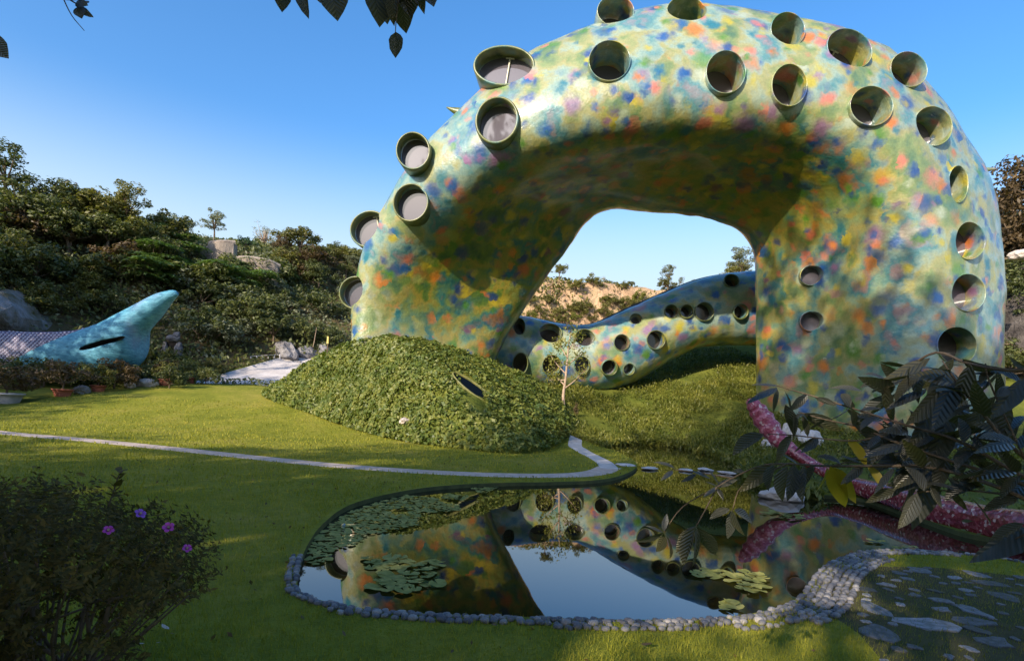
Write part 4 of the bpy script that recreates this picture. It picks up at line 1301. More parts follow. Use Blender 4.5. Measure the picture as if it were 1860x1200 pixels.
# ------------------------------------------------------------------ mound cover and its slit window
def mound_cover():
    r_ = np.random.default_rng(8)
    n = 66000
    a = r_.uniform(-np.pi, np.pi, n * 2); q = np.sqrt(r_.uniform(0, 1.02, n * 2))
    Rr = np.interp(a, _ma, _mr)
    x, y = MC[0] + np.cos(a) * q * Rr, MC[1] + np.sin(a) * q * Rr
    k = y < 27.5
    x, y = x[k][:n], y[k][:n]
    z = ztop(x, y)
    e = 0.05
    nx, ny = -(ztop(x + e, y) - z) / e, -(ztop(x, y + e) - z) / e
    N0 = np.stack([nx, ny, np.ones_like(nx)], 1); N0 /= np.linalg.norm(N0, axis=1)[:, None]
    bumpy = 0.13 + 0.12 * wav(x, y, 4.5, 1.0) + 0.07 * wav(x, y, 11, 2.0)
    Pn = np.stack([x, y, z], 1) + N0 * np.clip(bumpy + r_.uniform(-0.06, 0.06, len(x)), 0.0, 1)[:, None]
    # keep the slit clear
    px = CX + F * ((Pn - [0, 0, H]) @ np.array(RV)) / Pn[:, 1]; py = CY - F * ((Pn - [0, 0, H]) @ np.array(UV)) / Pn[:, 1]
    ux, uy = (px - 859) * 0.80 - (py - 711) * -0.0, (py - 711)
    al = (px - 859) * 0.5 + (py - 711) * 0.866; ac = (px - 859) * 0.866 - (py - 711) * 0.5
    keep = (al / 40) ** 2 + (ac / 15) ** 2 > 1
    Pn, N0 = Pn[keep], N0[keep]
    N = N0 * 0.8 + unit(r_, len(Pn)) * 0.65; N /= np.linalg.norm(N, axis=1)[:, None]
    V, Fq = leafquads(Pn, N, r_.uniform(0.035, 0.095, len(Pn)), r_, 0.58)
    tag(ob('mound_ivy', fast_mesh('mound_ivy', V, Fq, L_ivy)), kind='stuff')
mound_cover()
c0 = hit(859, 711)
e = 0.1
gx = (float(ztop(c0.x + e, c0.y)) - float(ztop(c0.x - e, c0.y))) / (2 * e); gy = (float(ztop(c0.x, c0.y + e)) - float(ztop(c0.x, c0.y - e))) / (2 * e)
nrm = Vector((-gx, -gy, 1)).normalized()
ax = (nrm + Vector((0.1, -0.45, 0.0))).normalized()
m = frame_matrix(c0 + ax * 0.14, ax, R(36))
slit = thing('slit_window', 'dark almond shaped slit window set in the leafy mound', 'window')
s = c0.y / F
V, Fc = lathe_ellipse([(0.0, -0.3), (0.0, 0.0), (0.02, 0.03), (0.05, 0.0), (0.05, -0.3)], 14 * s, 48 * s, m)
ob('rim', poly_mesh('rim', V, Fc, simple_mat('slit_rim', (0.07, 0.09, 0.03), (0.22, 0.2, 0.06), 4, 0.4), True), slit)
V, Fc = disc_ellipse(14 * s, 48 * s, -0.05, m)
g = NT('slit_glass'); g.col((0.004, 0.008, 0.014)); g.set(Roughness=0.6, Specular_IOR_Level=0.0); ob('pane', poly_mesh('pane', V, Fc, g.m), slit)
b = hit(740, 770); rock('rock', 'pale rock showing through the leaves low on the mound', (b.x, b.y - 0.05, b.z + 0.1), (0.3, 0.2, 0.13), M_palerock, 4.2)
b = hit(975, 762); plant('palm', L_fresh, b.x, b.y, 0.6, 'fresh green broad leaf plant on the right flank of the mound', 'plant', None, 'leafy_plant', width=0.8)
b = hit(1020, 800); plant('palm', L_weed, b.x, b.y, 0.6, 'tuft of light green leaves where the mound meets the pale path', 'plant', None, 'leafy_plant', width=0.7)

# ------------------------------------------------------------------ young tree and things between the legs
def young_tree():
    D = 24.5
    q = ray(1026, 740); x = q.x * D; zb = float(ztop(x, D))
    t = thing('young_tree', 'slim young tree with pale trunk and sparse leaves in front of the tube building', 'tree')
    mb = MB()
    r_ = np.random.default_rng(14)
    main = [Vector((x, D, zb - 0.1)), P(1023, 720, D), P(1027, 690, D), P(1030, 660, D), P(1033, 625, D), P(1038, 600, D)]
    mb.add(*tube(crom([list(p) for p in main], 3), np.linspace(0.08, 0.015, 16), 7))
    ends = []
    for a, b_, c_ in (((1026, 700), (1012, 686), (1000, 676)), ((1026, 705), (1045, 690), (1062, 672)), ((1029, 680), (1012, 662), (1000, 645)), ((1030, 665), (1046, 650), (1060, 640)),
                    ((1031, 650), (1022, 635), (1014, 620)), ((1033, 635), (1042, 622), (1050, 610)), ((1028, 690), (1010, 690), (995, 690))):
        dy = r_.uniform(-0.6, 0.6)
        pth = [P(*a, D), P(*b_, D + dy * .6), P(*c_, D + dy)]
        mb.add(*tube(crom([list(p) for p in pth], 3), np.linspace(0.035, 0.008, 7), 5))
        ends += [pth[1].lerp(pth[2], k) for k in (0.2, 0.6, 1.0)]
    ends += [main[4], main[5], main[5] + Vector((0, 0, .2)), main[3]]
    ob('trunk', mb.mesh('trunk', M_palebark, True), t)
    E = np.array([list(p) for p in ends]); n = 48
    Pn = np.repeat(E, n, 0) + r_.normal(scale=0.16, size=(len(E) * n, 3))
    V, Fq = leafquads(Pn, unit(r_, len(Pn)), r_.uniform(0.04, 0.085, len(Pn)), r_, 0.4)
    ob('crown', fast_mesh('crown', V, Fq, L_weed), t)
young_tree()
b = hit(1045, 758); plant('shrub', L_brown, b.x, b.y, 0.75, 'small upright yellow brown conifer beside the young tree', 'shrub', None, 'conifer', width=0.28)

# weeds on the bank under the tube
ground_cover('bank_weeds', 'bank', 62000, 0.085, L_weed, 31, (1.5, 18, 14, 34), patchy(1.1, 0.9, 2.0), 0.24, 0.75, 0.25)
ground_cover('bank_weeds', 'bank', 9000, 0.07, L_dark, 32, (5, 22, 6, 22), None, 0.2, 0.5, 0.35)
ground_cover('bank_weeds', 'lawn', 5000, 0.07, L_weed, 33, (1.0, 5.0, 20, 24), None, 0.15, 0.7, 0.25)

def edge_weeds():
    r_ = np.random.default_rng(71)
    i0, i1 = POND_PX.index((1095, 814)) * 5, POND_PX.index((1500, 905)) * 5
    C = POND[i0:i1]
    n = 2600
    k = r_.uniform(0, len(C) - 1.01, n); i = k.astype(int); f = (k - i)[:, None]
    p = C[i] * (1 - f) + C[i + 1] * f + r_.normal(scale=0.10, size=(n, 2))
    Pn = np.column_stack([p, r_.uniform(0.0, 0.22, n)])
    V, Fq = leafquads(Pn, unit(r_, n), r_.uniform(0.06, 0.16, n), r_, 0.28, 0.6)
    tag(ob('bank_weeds', fast_mesh('bank_weeds', V, Fq, L_weed)), kind='stuff')
edge_weeds()
ground_cover('fallen_leaves', 'lawn', 900, 0.022, L_brown, 45, (-13, 5, 2.5, 15), None, 0.05, 0.0, 0.5)
# ------------------------------------------------------------------ far cliff seen through the arch
FG = 'bushes along the far cliff top'
for px, yb, yt, kind, mat, w, lab in (
        (1016, 503, 473, 'round', L_olive, 1.2, 'round olive tree at the left end of the far cliff top'),
        (1047, 530, 505, 'shrub', L_olive, 1.2, 'leftmost low bush on the face of the far cliff'),
        (1077, 524, 497, 'shrub', L_olive, 1.2, 'larger green bush on the far cliff right of the leftmost low bush'),
        (1097, 509, 496, 'twiggy', L_grey, 1.0, 'tiny bare bush on the far cliff top'),
        (1146, 508, 498, 'shrub', L_grey, 1.6, 'flat grey bush in the middle of the far cliff top'),
        (1134, 528, 509, 'shrub', L_olive, 1.1, 'green bush on the cliff face below the flat grey bush'),
        (1214, 508, 459, 'tall', L_grey, 1.15, 'tall airy tree standing alone on the far cliff top'),
        (1212, 527, 503, 'shrub', L_olive, 1.5, 'broad green bush at the foot of the tall airy tree'),
        (1262, 510, 492, 'shrub', L_grey, 1.3, 'grey bush on the cliff top right of the tall airy tree'),
        (1237, 510, 486, 'tall', L_grey, 0.9, 'small sapling right of the tall airy tree'),
        (1345, 510, 432, 'tall', L_grey, 1.4, 'big hazy tree behind the right leg of the arch'),
        (1340, 512, 462, 'round', L_olive, 1.3, 'yellow green tree in front of the big hazy tree')):
    put(kind, mat, px, yb, yt, lab, 'tree' if kind in ('round', 'tall') else 'bush', None, 'tree' if kind in ('round', 'tall') else 'bush', w)
rg = random.Random(9)
scatter(960, 1190, 552, 592, 24, [('shrub', L_olive), ('shrub', L_weed), ('shrub', L_olive)], 'at the foot of the far cliff', 'bushes at the foot of the far cliff', 1.3, 2.4, mind=15)
ground_cover('cliff_scrub', 'cliff', 9000, 0.30, L_olive, 41, (-5, 45, 60, 100), patchy(0.5, 0.1, 3.0), 0.5)
ground_cover('cliff_scrub', 'bank', 9000, 0.25, L_weed, 42, (-2, 40, 52, 80), patchy(0.4, 0.5, 1.0), 0.6)

# right side behind the leg
put('dense', L_brown, 1858, 560, 238, 'large brown leaved tree behind the right leg at the picture edge', 'tree', None, 'tree', 0.9, 1, D=36)
put('dense', L_dark, 1880, 640, 430, 'dark dense tree below the large brown tree at the right picture edge', 'tree', None, 'tree', 1.2, 2, D=33)
put('dense', L_dark, 1830, 640, 330, 'tall dark tree between the large brown tree and the right leg', 'tree', None, 'tree', 0.8, 0, D=40)
b = Vector((ray(1850, 600).x * 31, 31, 0))
rock('rock', 'dark rough rock face behind the right leg of the arch', (b.x + 2.5, 32.0, float(ztop(b.x, 31)) + 0.5), (4.0, 1.6, 6.0), simple_mat('dark_rock', (0.035, 0.03, 0.028), (0.13, 0.115, 0.105), 1.2, 0.95, 0.9, 7, 0.1, 0.2), 1.9)
rock('rock', 'white rock on the dark rock face behind the right leg', P(1856, 463, 28.0), (0.45, 0.4, 0.26), M_palerock, 2.9)
rg = random.Random(19)
scatter(1790, 1870, 560, 700, 9, [('shrub', L_dark), ('shrub', L_brown)], 'behind the right leg at the picture edge', 'bushes behind the right leg', 1.4, 2.4, mind=18)
#%%PART3
# ------------------------------------------------------------------ lawn blades
def blades(nm, bands, seed, mat, name):
    r_ = np.random.default_rng(seed)
    Vs, Fs, o = [], [], 0
    for y0, y1, x0, x1, dens, ln, wd in bands:
        n = int((y1 - y0) * (x1 - x0) * dens)
        x, y = r_.uniform(x0, x1, n), r_.uniform(y0, y1, n)
        k = (np.abs(x) < 0.95 * y + 0.5)
        x, y = x[k], y[k]
        poly = LAWNPOLY if nm == 'lawn' else PAVEPOLY
        k = inside(poly, x, y) & ~inside(POND, x, y) & ~inside(PATH, x, y) & ~inside(STONE, x, y) & (polydist(POND, x, y) > 0.05)
        if nm == 'lawn':
            k &= ~inside(PAVEPOLY, x, y)
            kx = (zbase(x, y) + 0.02 > ztop(x, y))
            k &= kx
        x, y = x[k], y[k]
        n = len(x)
        z = zbase(x, y)
        L = ln * r_.uniform(0.5, 1.25, n) * (1 + 0.25 * wav(x, y, 2.3, 1.0))
        a = r_.uniform(0, 2 * np.pi, n)
        d = np.stack([np.cos(a), np.sin(a), np.zeros(n)], 1)
        lean = unit(r_, n) * 0.45 + np.array([0, 0, 1.0])
        base = np.stack([x, y, z - 0.004], 1)
        w = (wd * r_.uniform(0.6, 1.3, n))[:, None]
        tip = base + lean * L[:, None]
        V = np.stack([base - d * w, base + d * w, tip], 1).reshape(-1, 3)
        Vs.append(V); Fs.append(np.arange(3 * n).reshape(-1, 3) + o); o += 3 * n
    me = fast_mesh(name, np.concatenate(Vs), np.concatenate(Fs), mat)
    return tag(ob(name, me), kind='stuff')
blades('lawn', ((2.2, 5, -5, 5, 3600, 0.036, 0.0028), (5, 8, -8, 6, 1100, 0.042, 0.0045), (8, 13, -13, 5, 320, 0.05, 0.008), (13, 24, -22, 5, 70, 0.06, 0.016)), 51, L_grass, 'grass')
blades('pave', ((2.2, 8, 1.5, 8, 1500, 0.028, 0.0028),), 52, L_weed, 'moss')

# ------------------------------------------------------------------ cobble edging of the pond
def stone_mesh(seed, name='cobble', nx=8, nz=4):
    r_ = random.Random(seed)
    V, Fc = [], []
    V.append((0, 0, 1))
    for j in range(1, nz):
        ph = math.pi * j / nz
        for k in range(nx):
            a = 2 * math.pi * k / nx
            s = 1 + r_.uniform(-0.14, 0.14)
            V.append((math.sin(ph) ** 0.75 * math.cos(a) * s, math.sin(ph) ** 0.75 * math.sin(a) * s, math.cos(ph) * (1 + r_.uniform(-.1, .1))))
    V.append((0, 0, -1))
    for k in range(nx):
        Fc.append((0, 1 + k, 1 + (k + 1) % nx))
        for j in range(nz - 2):
            a, b = 1 + j * nx + k, 1 + j * nx + (k + 1) % nx
            Fc.append((a, a + nx, b + nx, b))
        a = 1 + (nz - 2) * nx
        Fc.append((a + k, len(V) - 1, a + (k + 1) % nx))
    return poly_mesh(name, V, Fc, M_cobble, True)
COB = [stone_mesh(i) for i in range(6)]

def edging():
    e = thing('pond_edging', 'band of grey river cobbles edging the near side of the pond', 'kerb')
    i0 = POND_PX.index((1960, 1040)) * 5
    seq = list(range(i0, len(POND))) + list(range(0, 9))
    C = POND[seq]
    d = np.linalg.norm(np.diff(C, axis=0), axis=1); s = np.concatenate([[0], np.cumsum(d)])
    r_ = random.Random(77)
    st = []
    size = 0.060
    for row in range(7):
        t = r_.uniform(0, size)
        while t < s[-1]:
            x, y = np.interp(t, s, C[:, 0]), np.interp(t, s, C[:, 1])
            x2, y2 = np.interp(t + 0.03, s, C[:, 0]), np.interp(t + 0.03, s, C[:, 1])
            tx, ty = x2 - x, y2 - y; L = math.hypot(tx, ty) + 1e-9
            nx_, ny_ = -ty / L, tx / L
            if inside(POND, np.array([x + nx_ * 0.05]), np.array([y + ny_ * 0.05]))[0]: nx_, ny_ = -nx_, -ny_
            off = (row + 0.35) * size * 0.92
            pxx = CX + F * Vector((x, y, -H + 0.1)).dot(RV) / y
            rows = 2 if pxx < 620 else 3 if pxx < 1000 else 4 if pxx < 1300 else 5 if pxx < 1400 else 7 if pxx < 1560 else 4 if pxx < 1720 else 2
            if pxx > 1250 and pxx < 1400 and row == 3 and r_.random() < 0.4: rows = 3
            sc = size * r_.uniform(0.40, 0.60)
            if row < rows and 0.1 < y and r_.random() > 0.04:
                st.append((x + nx_ * off + r_.uniform(-.008, .008), y + ny_ * off + r_.uniform(-.008, .008), LAWN_Z + sc * 0.25 - 0.012 * (row == 0) + r_.uniform(-.006, .008), sc * r_.uniform(0.95, 1.2), sc * r_.uniform(0.8, 1.0), sc * r_.uniform(0.6, 0.85), math.atan2(ty, tx) + r_.uniform(-.5, .5), r_.randrange(6)))
            t += size * r_.uniform(0.95, 1.12)
    st.sort(key=lambda q: math.hypot(q[0], q[1]))
    for q in st[:300]:
        ob('cobble', COB[q[7]], e, q[:3], (r_.uniform(-.2, .2), r_.uniform(-.2, .2), q[6]), q[3:6])
    Vs, Fs, o = [], [], 0
    for q in st[300:]:
        me = COB[q[7]]
        mt = Matrix.LocRotScale(Vector(q[:3]), Matrix.Rotation(q[6], 3, 'Z'), Vector(q[3:6]))
        Vs += [tuple(mt @ v.co) for v in me.vertices]
        Fs += [tuple(i + o for i in p.vertices) for p in me.polygons]
        o = len(Vs)
    if Vs:
        tag(ob('cobble', poly_mesh('cobbles_small', Vs, Fs, M_cobble, True), e), kind='stuff')
edging()

# flag stones in the mossy paving at the lower right
def paving():
    base = bpy.data.objects['stone_paving']
    r_ = random.Random(31)
    got = []
    meshes = []
    for v in range(6):
        rr = random.Random(v + 3)
        n = 10
        pr = [(math.cos(2 * math.pi * k / n) * (1 + rr.uniform(-.38, .30)), math.sin(2 * math.pi * k / n) * (1 + rr.uniform(-.38, .30))) for k in range(n)]
        V = [(x, y, 0.5) for x, y in pr] + [(x * 1.08, y * 1.08, 0.2) for x, y in pr] + [(x * 1.08, y * 1.08, -1) for x, y in pr] + [(0, 0, 0.62)]
        Fc = [(k, (k + 1) % n, 3 * n) for k in range(n)] + [(k + n, (k + 1) % n + n, (k + 1) % n, k) for k in range(n)] + [(k + 2 * n, (k + 1) % n + 2 * n, (k + 1) % n + n, k + n) for k in range(n)]
        meshes.append(poly_mesh('flagstone', V, Fc, M_flag))
    tries = 0
    while len(got) < 260 and tries < 6000:
        tries += 1
        x, y = r_.uniform(1.8, 8.5), r_.uniform(2.6, 7.5)
        if not inside(PAVEPOLY, np.array([x]), np.array([y]))[0] or polydist(POND, np.array([x]), np.array([y]))[0] < 0.42: continue
        sz = r_.choice((0.03, 0.04, 0.05, 0.07, 0.10, 0.12)) * r_.uniform(0.8, 1.15)
        if any(math.hypot((x - a) * 1.0, (y - b)) < 0.085 + s * 0.9 + sz * 0.5 for a, b, s in got): continue
        got.append((x, y, sz))
        ob('flagstone', meshes[len(got) % 6], base, (x, y, LAWN_Z + 0.003), (r_.uniform(-.03, .03), r_.uniform(-.03, .03), r_.uniform(0, 6.28)), (sz * r_.uniform(0.9, 1.5), sz * r_.uniform(0.7, 1.1), r_.uniform(0.008, 0.016)))
paving()

# stepping stones and bank stones
for px, py, w, lab, mt in ((1135, 844, 28, 'flat white stepping stone on the tip of the lawn', M_whitestone), (1180, 850, 26, 'white stepping stone in the water nearest the lawn tip', M_whitestone),
                       (1247, 853, 24, 'white stepping stone in the water behind the leafy twig', M_whitestone), (1281, 852, 24, 'third white stepping stone in the water from the lawn tip', M_whitestone), (1322, 858, 26, 'pinkish stepping stone against the far bank', M_palerock)):
    z = LAWN_Z + 0.015 if px < 1150 else 0.03
    b = G(px, py, z); s = b.y / F
    rock('stepping_stone', lab, b, (w * s / 2, w * s / 2 * 1.3, 0.035), mt, px * 0.01, cat='stone', sub=3)
for px, py, w, h, lab, mt in ((1428, 900, 74, 26, 'tan boulder at the water edge under the hanging leaves', M_palerock), (1440, 786, 34, 36, 'white rock beside the raised pink serpent tail', M_whitestone), (1475, 798, 42, 34, 'white boulder right of the pink serpent tail', M_whitestone), (1397, 808, 26, 20, 'small white rock below the raised pink tail', M_whitestone)):
    b = hit(px, py + h * 0.4) if py < 850 else G(px, py + 8, 0.0); s = b.y / F
    rock('rock', lab, (b.x, b.y + 0.1, b.z + h * s * 0.3), (w * s / 2, w * s / 3, h * s * 0.6), mt, px * 0.013)

# ------------------------------------------------------------------ water lilies
def pad_mesh(seed):
    r_ = random.Random(seed)
    n = 11
    V = [(0, 0, 0)]
    for k in range(n):
        a = 0.22 + (2 * math.pi - 0.44) * k / (n - 1)
        q = 1 + r_.uniform(-.10, .10)
        V.append((math.cos(a) * q, math.sin(a) * q, r_.uniform(0.0, 0.16)))
    return poly_mesh('lily_pad', V, [(0, k, k + 1) for k in range(1, n)], L_pad, False)
PADS = [pad_mesh(i) for i in range(6)]
def lilies(label, spots, limit=300):
    """spots: (x, y, radius)"""
    r_ = random.Random(len(spots))
    t = thing('water_lily', label, 'water lily', (spots[0][0], spots[0][1], 0.0))
    o0 = Vector(t.location)
    spots = sorted(spots, key=lambda q: q[1] - q[2] * 60)
    for x, y, rd in spots[:limit]:
        ob('lily_pad', PADS[r_.randrange(6)], t, (x - o0.x, y - o0.y, 0.006 + r_.uniform(0, 0.016)), (r_.uniform(-.14, .14), r_.uniform(-.14, .14), r_.uniform(0, 6.28)), rd)
    if len(spots) > limit:
        V, Fc = [], []
        for x, y, rd in spots[limit:]:
            a = r_.uniform(0, 6.28); n0 = len(V)
            me = PADS[r_.randrange(6)]
            zz = 0.006 + r_.uniform(0, .016); tx, ty = r_.uniform(-.2, .2), r_.uniform(-.2, .2)
            for v in me.vertices:
                X, Y = (v.co.x * math.cos(a) - v.co.y * math.sin(a)) * rd, (v.co.x * math.sin(a) + v.co.y * math.cos(a)) * rd
                V.append((x + X - o0.x, y + Y - o0.y, zz + v.co.z * rd + tx * X + ty * Y))
            Fc += [tuple(i + n0 for i in p.vertices) for p in me.polygons]
        tag(ob('lily_pad', poly_mesh('lily_pads', V, Fc, L_pad), t), kind='stuff')
r_ = random.Random(12)
far = [tuple(G(*p))[:2] for p in ((556, 1022), (566, 992), (590, 965), (640, 930), (715, 906), (800, 893), (905, 885), (880, 897), (830, 912), (830, 928), (760, 932), (755, 955), (705, 965), (660, 972), (640, 990), (600, 1000), (598, 1018), (570, 1026))]
fa = np.array(far)
sp = []
tries = 0
while len(sp) < 620 and tries < 60000:
    tries += 1
    x, y = r_.uniform(fa[:, 0].min(), fa[:, 0].max()), r_.uniform(fa[:, 1].min(), fa[:, 1].max())
    if not inside(far, np.array([x]), np.array([y]))[0] or not inside(POND, np.array([x]), np.array([y]))[0]: continue
    if wav(x, y, 2.2, 1.0) < -0.35: continue
    rd = r_.uniform(0.035, 0.065)
    if any(abs(a - x) < 0.09 and abs(b - y) < 0.09 and math.hypot(a - x, b - y) < (rd + c) * 0.75 for a, b, c in sp): continue
    sp.append((x, y, rd))
lilies('dense mat of small water lily pads along the curved lawn edge', sp)
def clump(pxs, rad, n, seed):
    rr = random.Random(seed); out = []
    tries = 0
    while len(out) < n and tries < 4000:
        tries += 1
        a = rr.uniform(0, 6.28); q = math.sqrt(rr.random())
        cx_, cy_, ex, ey = rr.choice(pxs)
        g_ = G(cx_ + ex * q * math.cos(a), cy_ + ey * q * math.sin(a))
        rd = rad * rr.uniform(0.6, 1.2)
        if any(math.hypot(x - g_.x, y - g_.y) < (rd + c) * 0.55 for x, y, c in out): continue
        out.append((g_.x, g_.y, rd))
    return out
lilies('clump of larger lily pads in the middle of the left water', clump([(700, 1025, 45, 14), (745, 1035, 60, 18), (735, 1062, 60, 14), (690, 1068, 18, 6)], 0.075, 46, 1))
lilies('loose lily pads in front of the hanging olive leaves', clump([(1290, 1043, 30, 8), (1350, 1050, 42, 12), (1365, 1070, 25, 9), (1330, 1102, 18, 6)], 0.07, 34, 2))
lilies('thin line of tiny lily pads near the red serpent wall', clump([(1400, 932, 18, 3), (1435, 940, 26, 5)], 0.055, 26, 3))
lilies('few tiny lily pads floating left of the grey cobble point', clump([(1590, 984, 18, 4), (1645, 995, 18, 3)], 0.05, 10, 4))

# ------------------------------------------------------------------ red mosaic serpent wall
def red_serpent():
    g = NT('red_mosaic')
    v = g.coord()
    vo = g.n('ShaderNodeTexVoronoi', ins={'Vector': v, 'Scale': 26.0})
    sep = g.n('ShaderNodeSeparateColor', ins={0: vo.outputs['Color']})
    c = g.ramp(sep.outputs[0], [(0.0, (0.17, 0.014, 0.027)), (0.35, (0.25, 0.024, 0.042)), (0.62, (0.32, 0.05, 0.075)), (0.82, (0.40, 0.12, 0.14)), (0.96, (0.60, 0.40, 0.36))], 'CONSTANT')
    g.col(c); g.set(Roughness=0.25, Specular_IOR_Level=0.7, Coat_Weight=0.3)
    g.bump(vo.outputs['Distance'], 0.5, 0.01)
    pts = [(2000, 995, 6.8, 0.27), (1890, 966, 7.3, 0.26), (1800, 950, 8.0, 0.235), (1700, 924, 8.9, 0.22), (1625, 900, 10.0, 0.20), (1562, 884, 11.0, 0.16), (1505, 860, 12.0, 0.13), (1452, 828, 12.6, 0.13),
           (1415, 798, 13.0, 0.19), (1393, 770, 13.2, 0.235), (1376, 745, 13.3, 0.20), (1364, 730, 13.3, 0.12), (1360, 724, 13.3, 0.03)]
    C = crom([list(P(a, b, d)) for a, b, d, r in pts], 6)
    Rr = crom([[r] for *_, r in pts], 6)[:, 0]
    V, Fc = [], []
    seg = 20
    up0 = Vector((0, 0, 1))
    n = len(C)
    for i in range(n):
        t = Vector(C[min(i + 1, n - 1)] - C[max(i - 1, 0)]).normalized()
        s = t.cross(up0); s = s.normalized() if s.length > 0.05 else Vector((1, 0, 0)); u = s.cross(t).normalized()
        for k in range(seg):
            a = 2 * math.pi * k / seg
            ca, sa = math.cos(a), math.sin(a)
            m = (abs(ca) ** 3.2 + abs(sa) ** 3.2) ** (-1 / 3.2) if C[i][1] < 11.5 else 1.0
            rr = Rr[i] * m * (1 + (0.10 * math.sin(i * 1.6) if C[i][1] > 12.8 else 0))
            V.append(Vector(C[i]) + s * (ca * rr) + u * (sa * rr))
    for i in range(n - 1):
        for k in range(seg):
            k2 = (k + 1) % seg
            Fc.append((i * seg + k, i * seg + k2, (i + 1) * seg + k2, (i + 1) * seg + k))
    t = thing('mosaic_serpent', 'low red mosaic serpent wall along the pond ending in a raised pink tail', 'sculpture')
    cutk = next(i for i in range(n) if C[i][1] > 12.75) * seg
    body = [f for f in Fc if max(f) < cutk + seg]; tail = [f for f in Fc if min(f) >= cutk]
    def sub(fs):
        u = sorted({i for f in fs for i in f}); mp = {a: b for b, a in enumerate(u)}
        return [V[i] for i in u], [tuple(mp[i] for i in f) for f in fs]
    ob('body', poly_mesh('body', *sub(body), g.m, True), t)
    g2 = NT('pink_mosaic'); v = g2.coord()
    vo = g2.n('ShaderNodeTexVoronoi', ins={'Vector': v, 'Scale': 20.0}); sep = g2.n('ShaderNodeSeparateColor', ins={0: vo.outputs['Color']})
    g2.col(g2.ramp(sep.outputs[0], [(0.0, (0.36, 0.06, 0.10)), (0.4, (0.46, 0.11, 0.15)), (0.75, (0.56, 0.22, 0.25)), (0.92, (0.66, 0.46, 0.44))], 'CONSTANT')); g2.set(Roughness=0.3); g2.bump(vo.outputs['Distance'], 0.5, 0.02)
    ob('tail', poly_mesh('tail', *sub(tail), g2.m, True), t)
red_serpent()

# ------------------------------------------------------------------ broad leaved shrub in the right foreground
def leaf_mesh(seed, wid=0.30, name='leaf', mat=None, droop=0.18, n=6):
    r_ = random.Random(seed)
    V, Fc = [], []
    bend = r_.uniform(-0.12, 0.12)
    for i in range(n + 1):
        t = i / n
        w = wid * 0.5 * (math.sin(math.pi * min(1, t ** 0.85 * 1.0)) ** 0.8) * (1 if 0 < i < n else 0.08) * (1 + r_.uniform(-.06, .06))
        z = -droop * t * t + r_.uniform(-.008, .008)
        c = bend * math.sin(math.pi * t)
        f = 0.22 * w
        V += [(c - w, t, z + f), (c, t, z), (c + w, t, z + f * r_.uniform(.6, 1.3))]
    for i in range(n):
        a = 3 * i
        Fc += [(a, a + 1, a + 4, a + 3), (a + 1, a + 2, a + 5, a + 4)]
    return poly_mesh(name, V, Fc, mat or L_broad, True)
BL = [leaf_mesh(i, 0.30 + 0.03 * (i % 3), droop=0.10 + 0.05 * (i % 3)) for i in range(6)]

def leaf_at(parent, b, tip, D, meshes, rr, tilt=None, name='leaf', dD=None):
    A = P(*b, D)
    B = P(*tip, D + (rr.uniform(-0.05, 0.05) if dD is None else dD))
    y = (B - A); L = y.length; y.normalize()
    to_cam = (Vector((0, 0, H)) - A).normalized()
    nrm = to_cam * rr.uniform(0.15, 0.8) + Vector((rr.uniform(-.5, .5), 0, rr.uniform(0.2, 1.3))) * (1 if rr.random() < 0.75 else -0.6) if tilt is None else tilt
    z = (nrm - y * nrm.dot(y)).normalized()
    x = y.cross(z)
    m = Matrix((x, y, z)).transposed().to_4x4()
    o = ob(name, meshes[rr.randrange(len(meshes))], parent)
    m = m @ Matrix.Diagonal((L, L, L, 1)); m.translation = A
    o.matrix_world = m
    return o

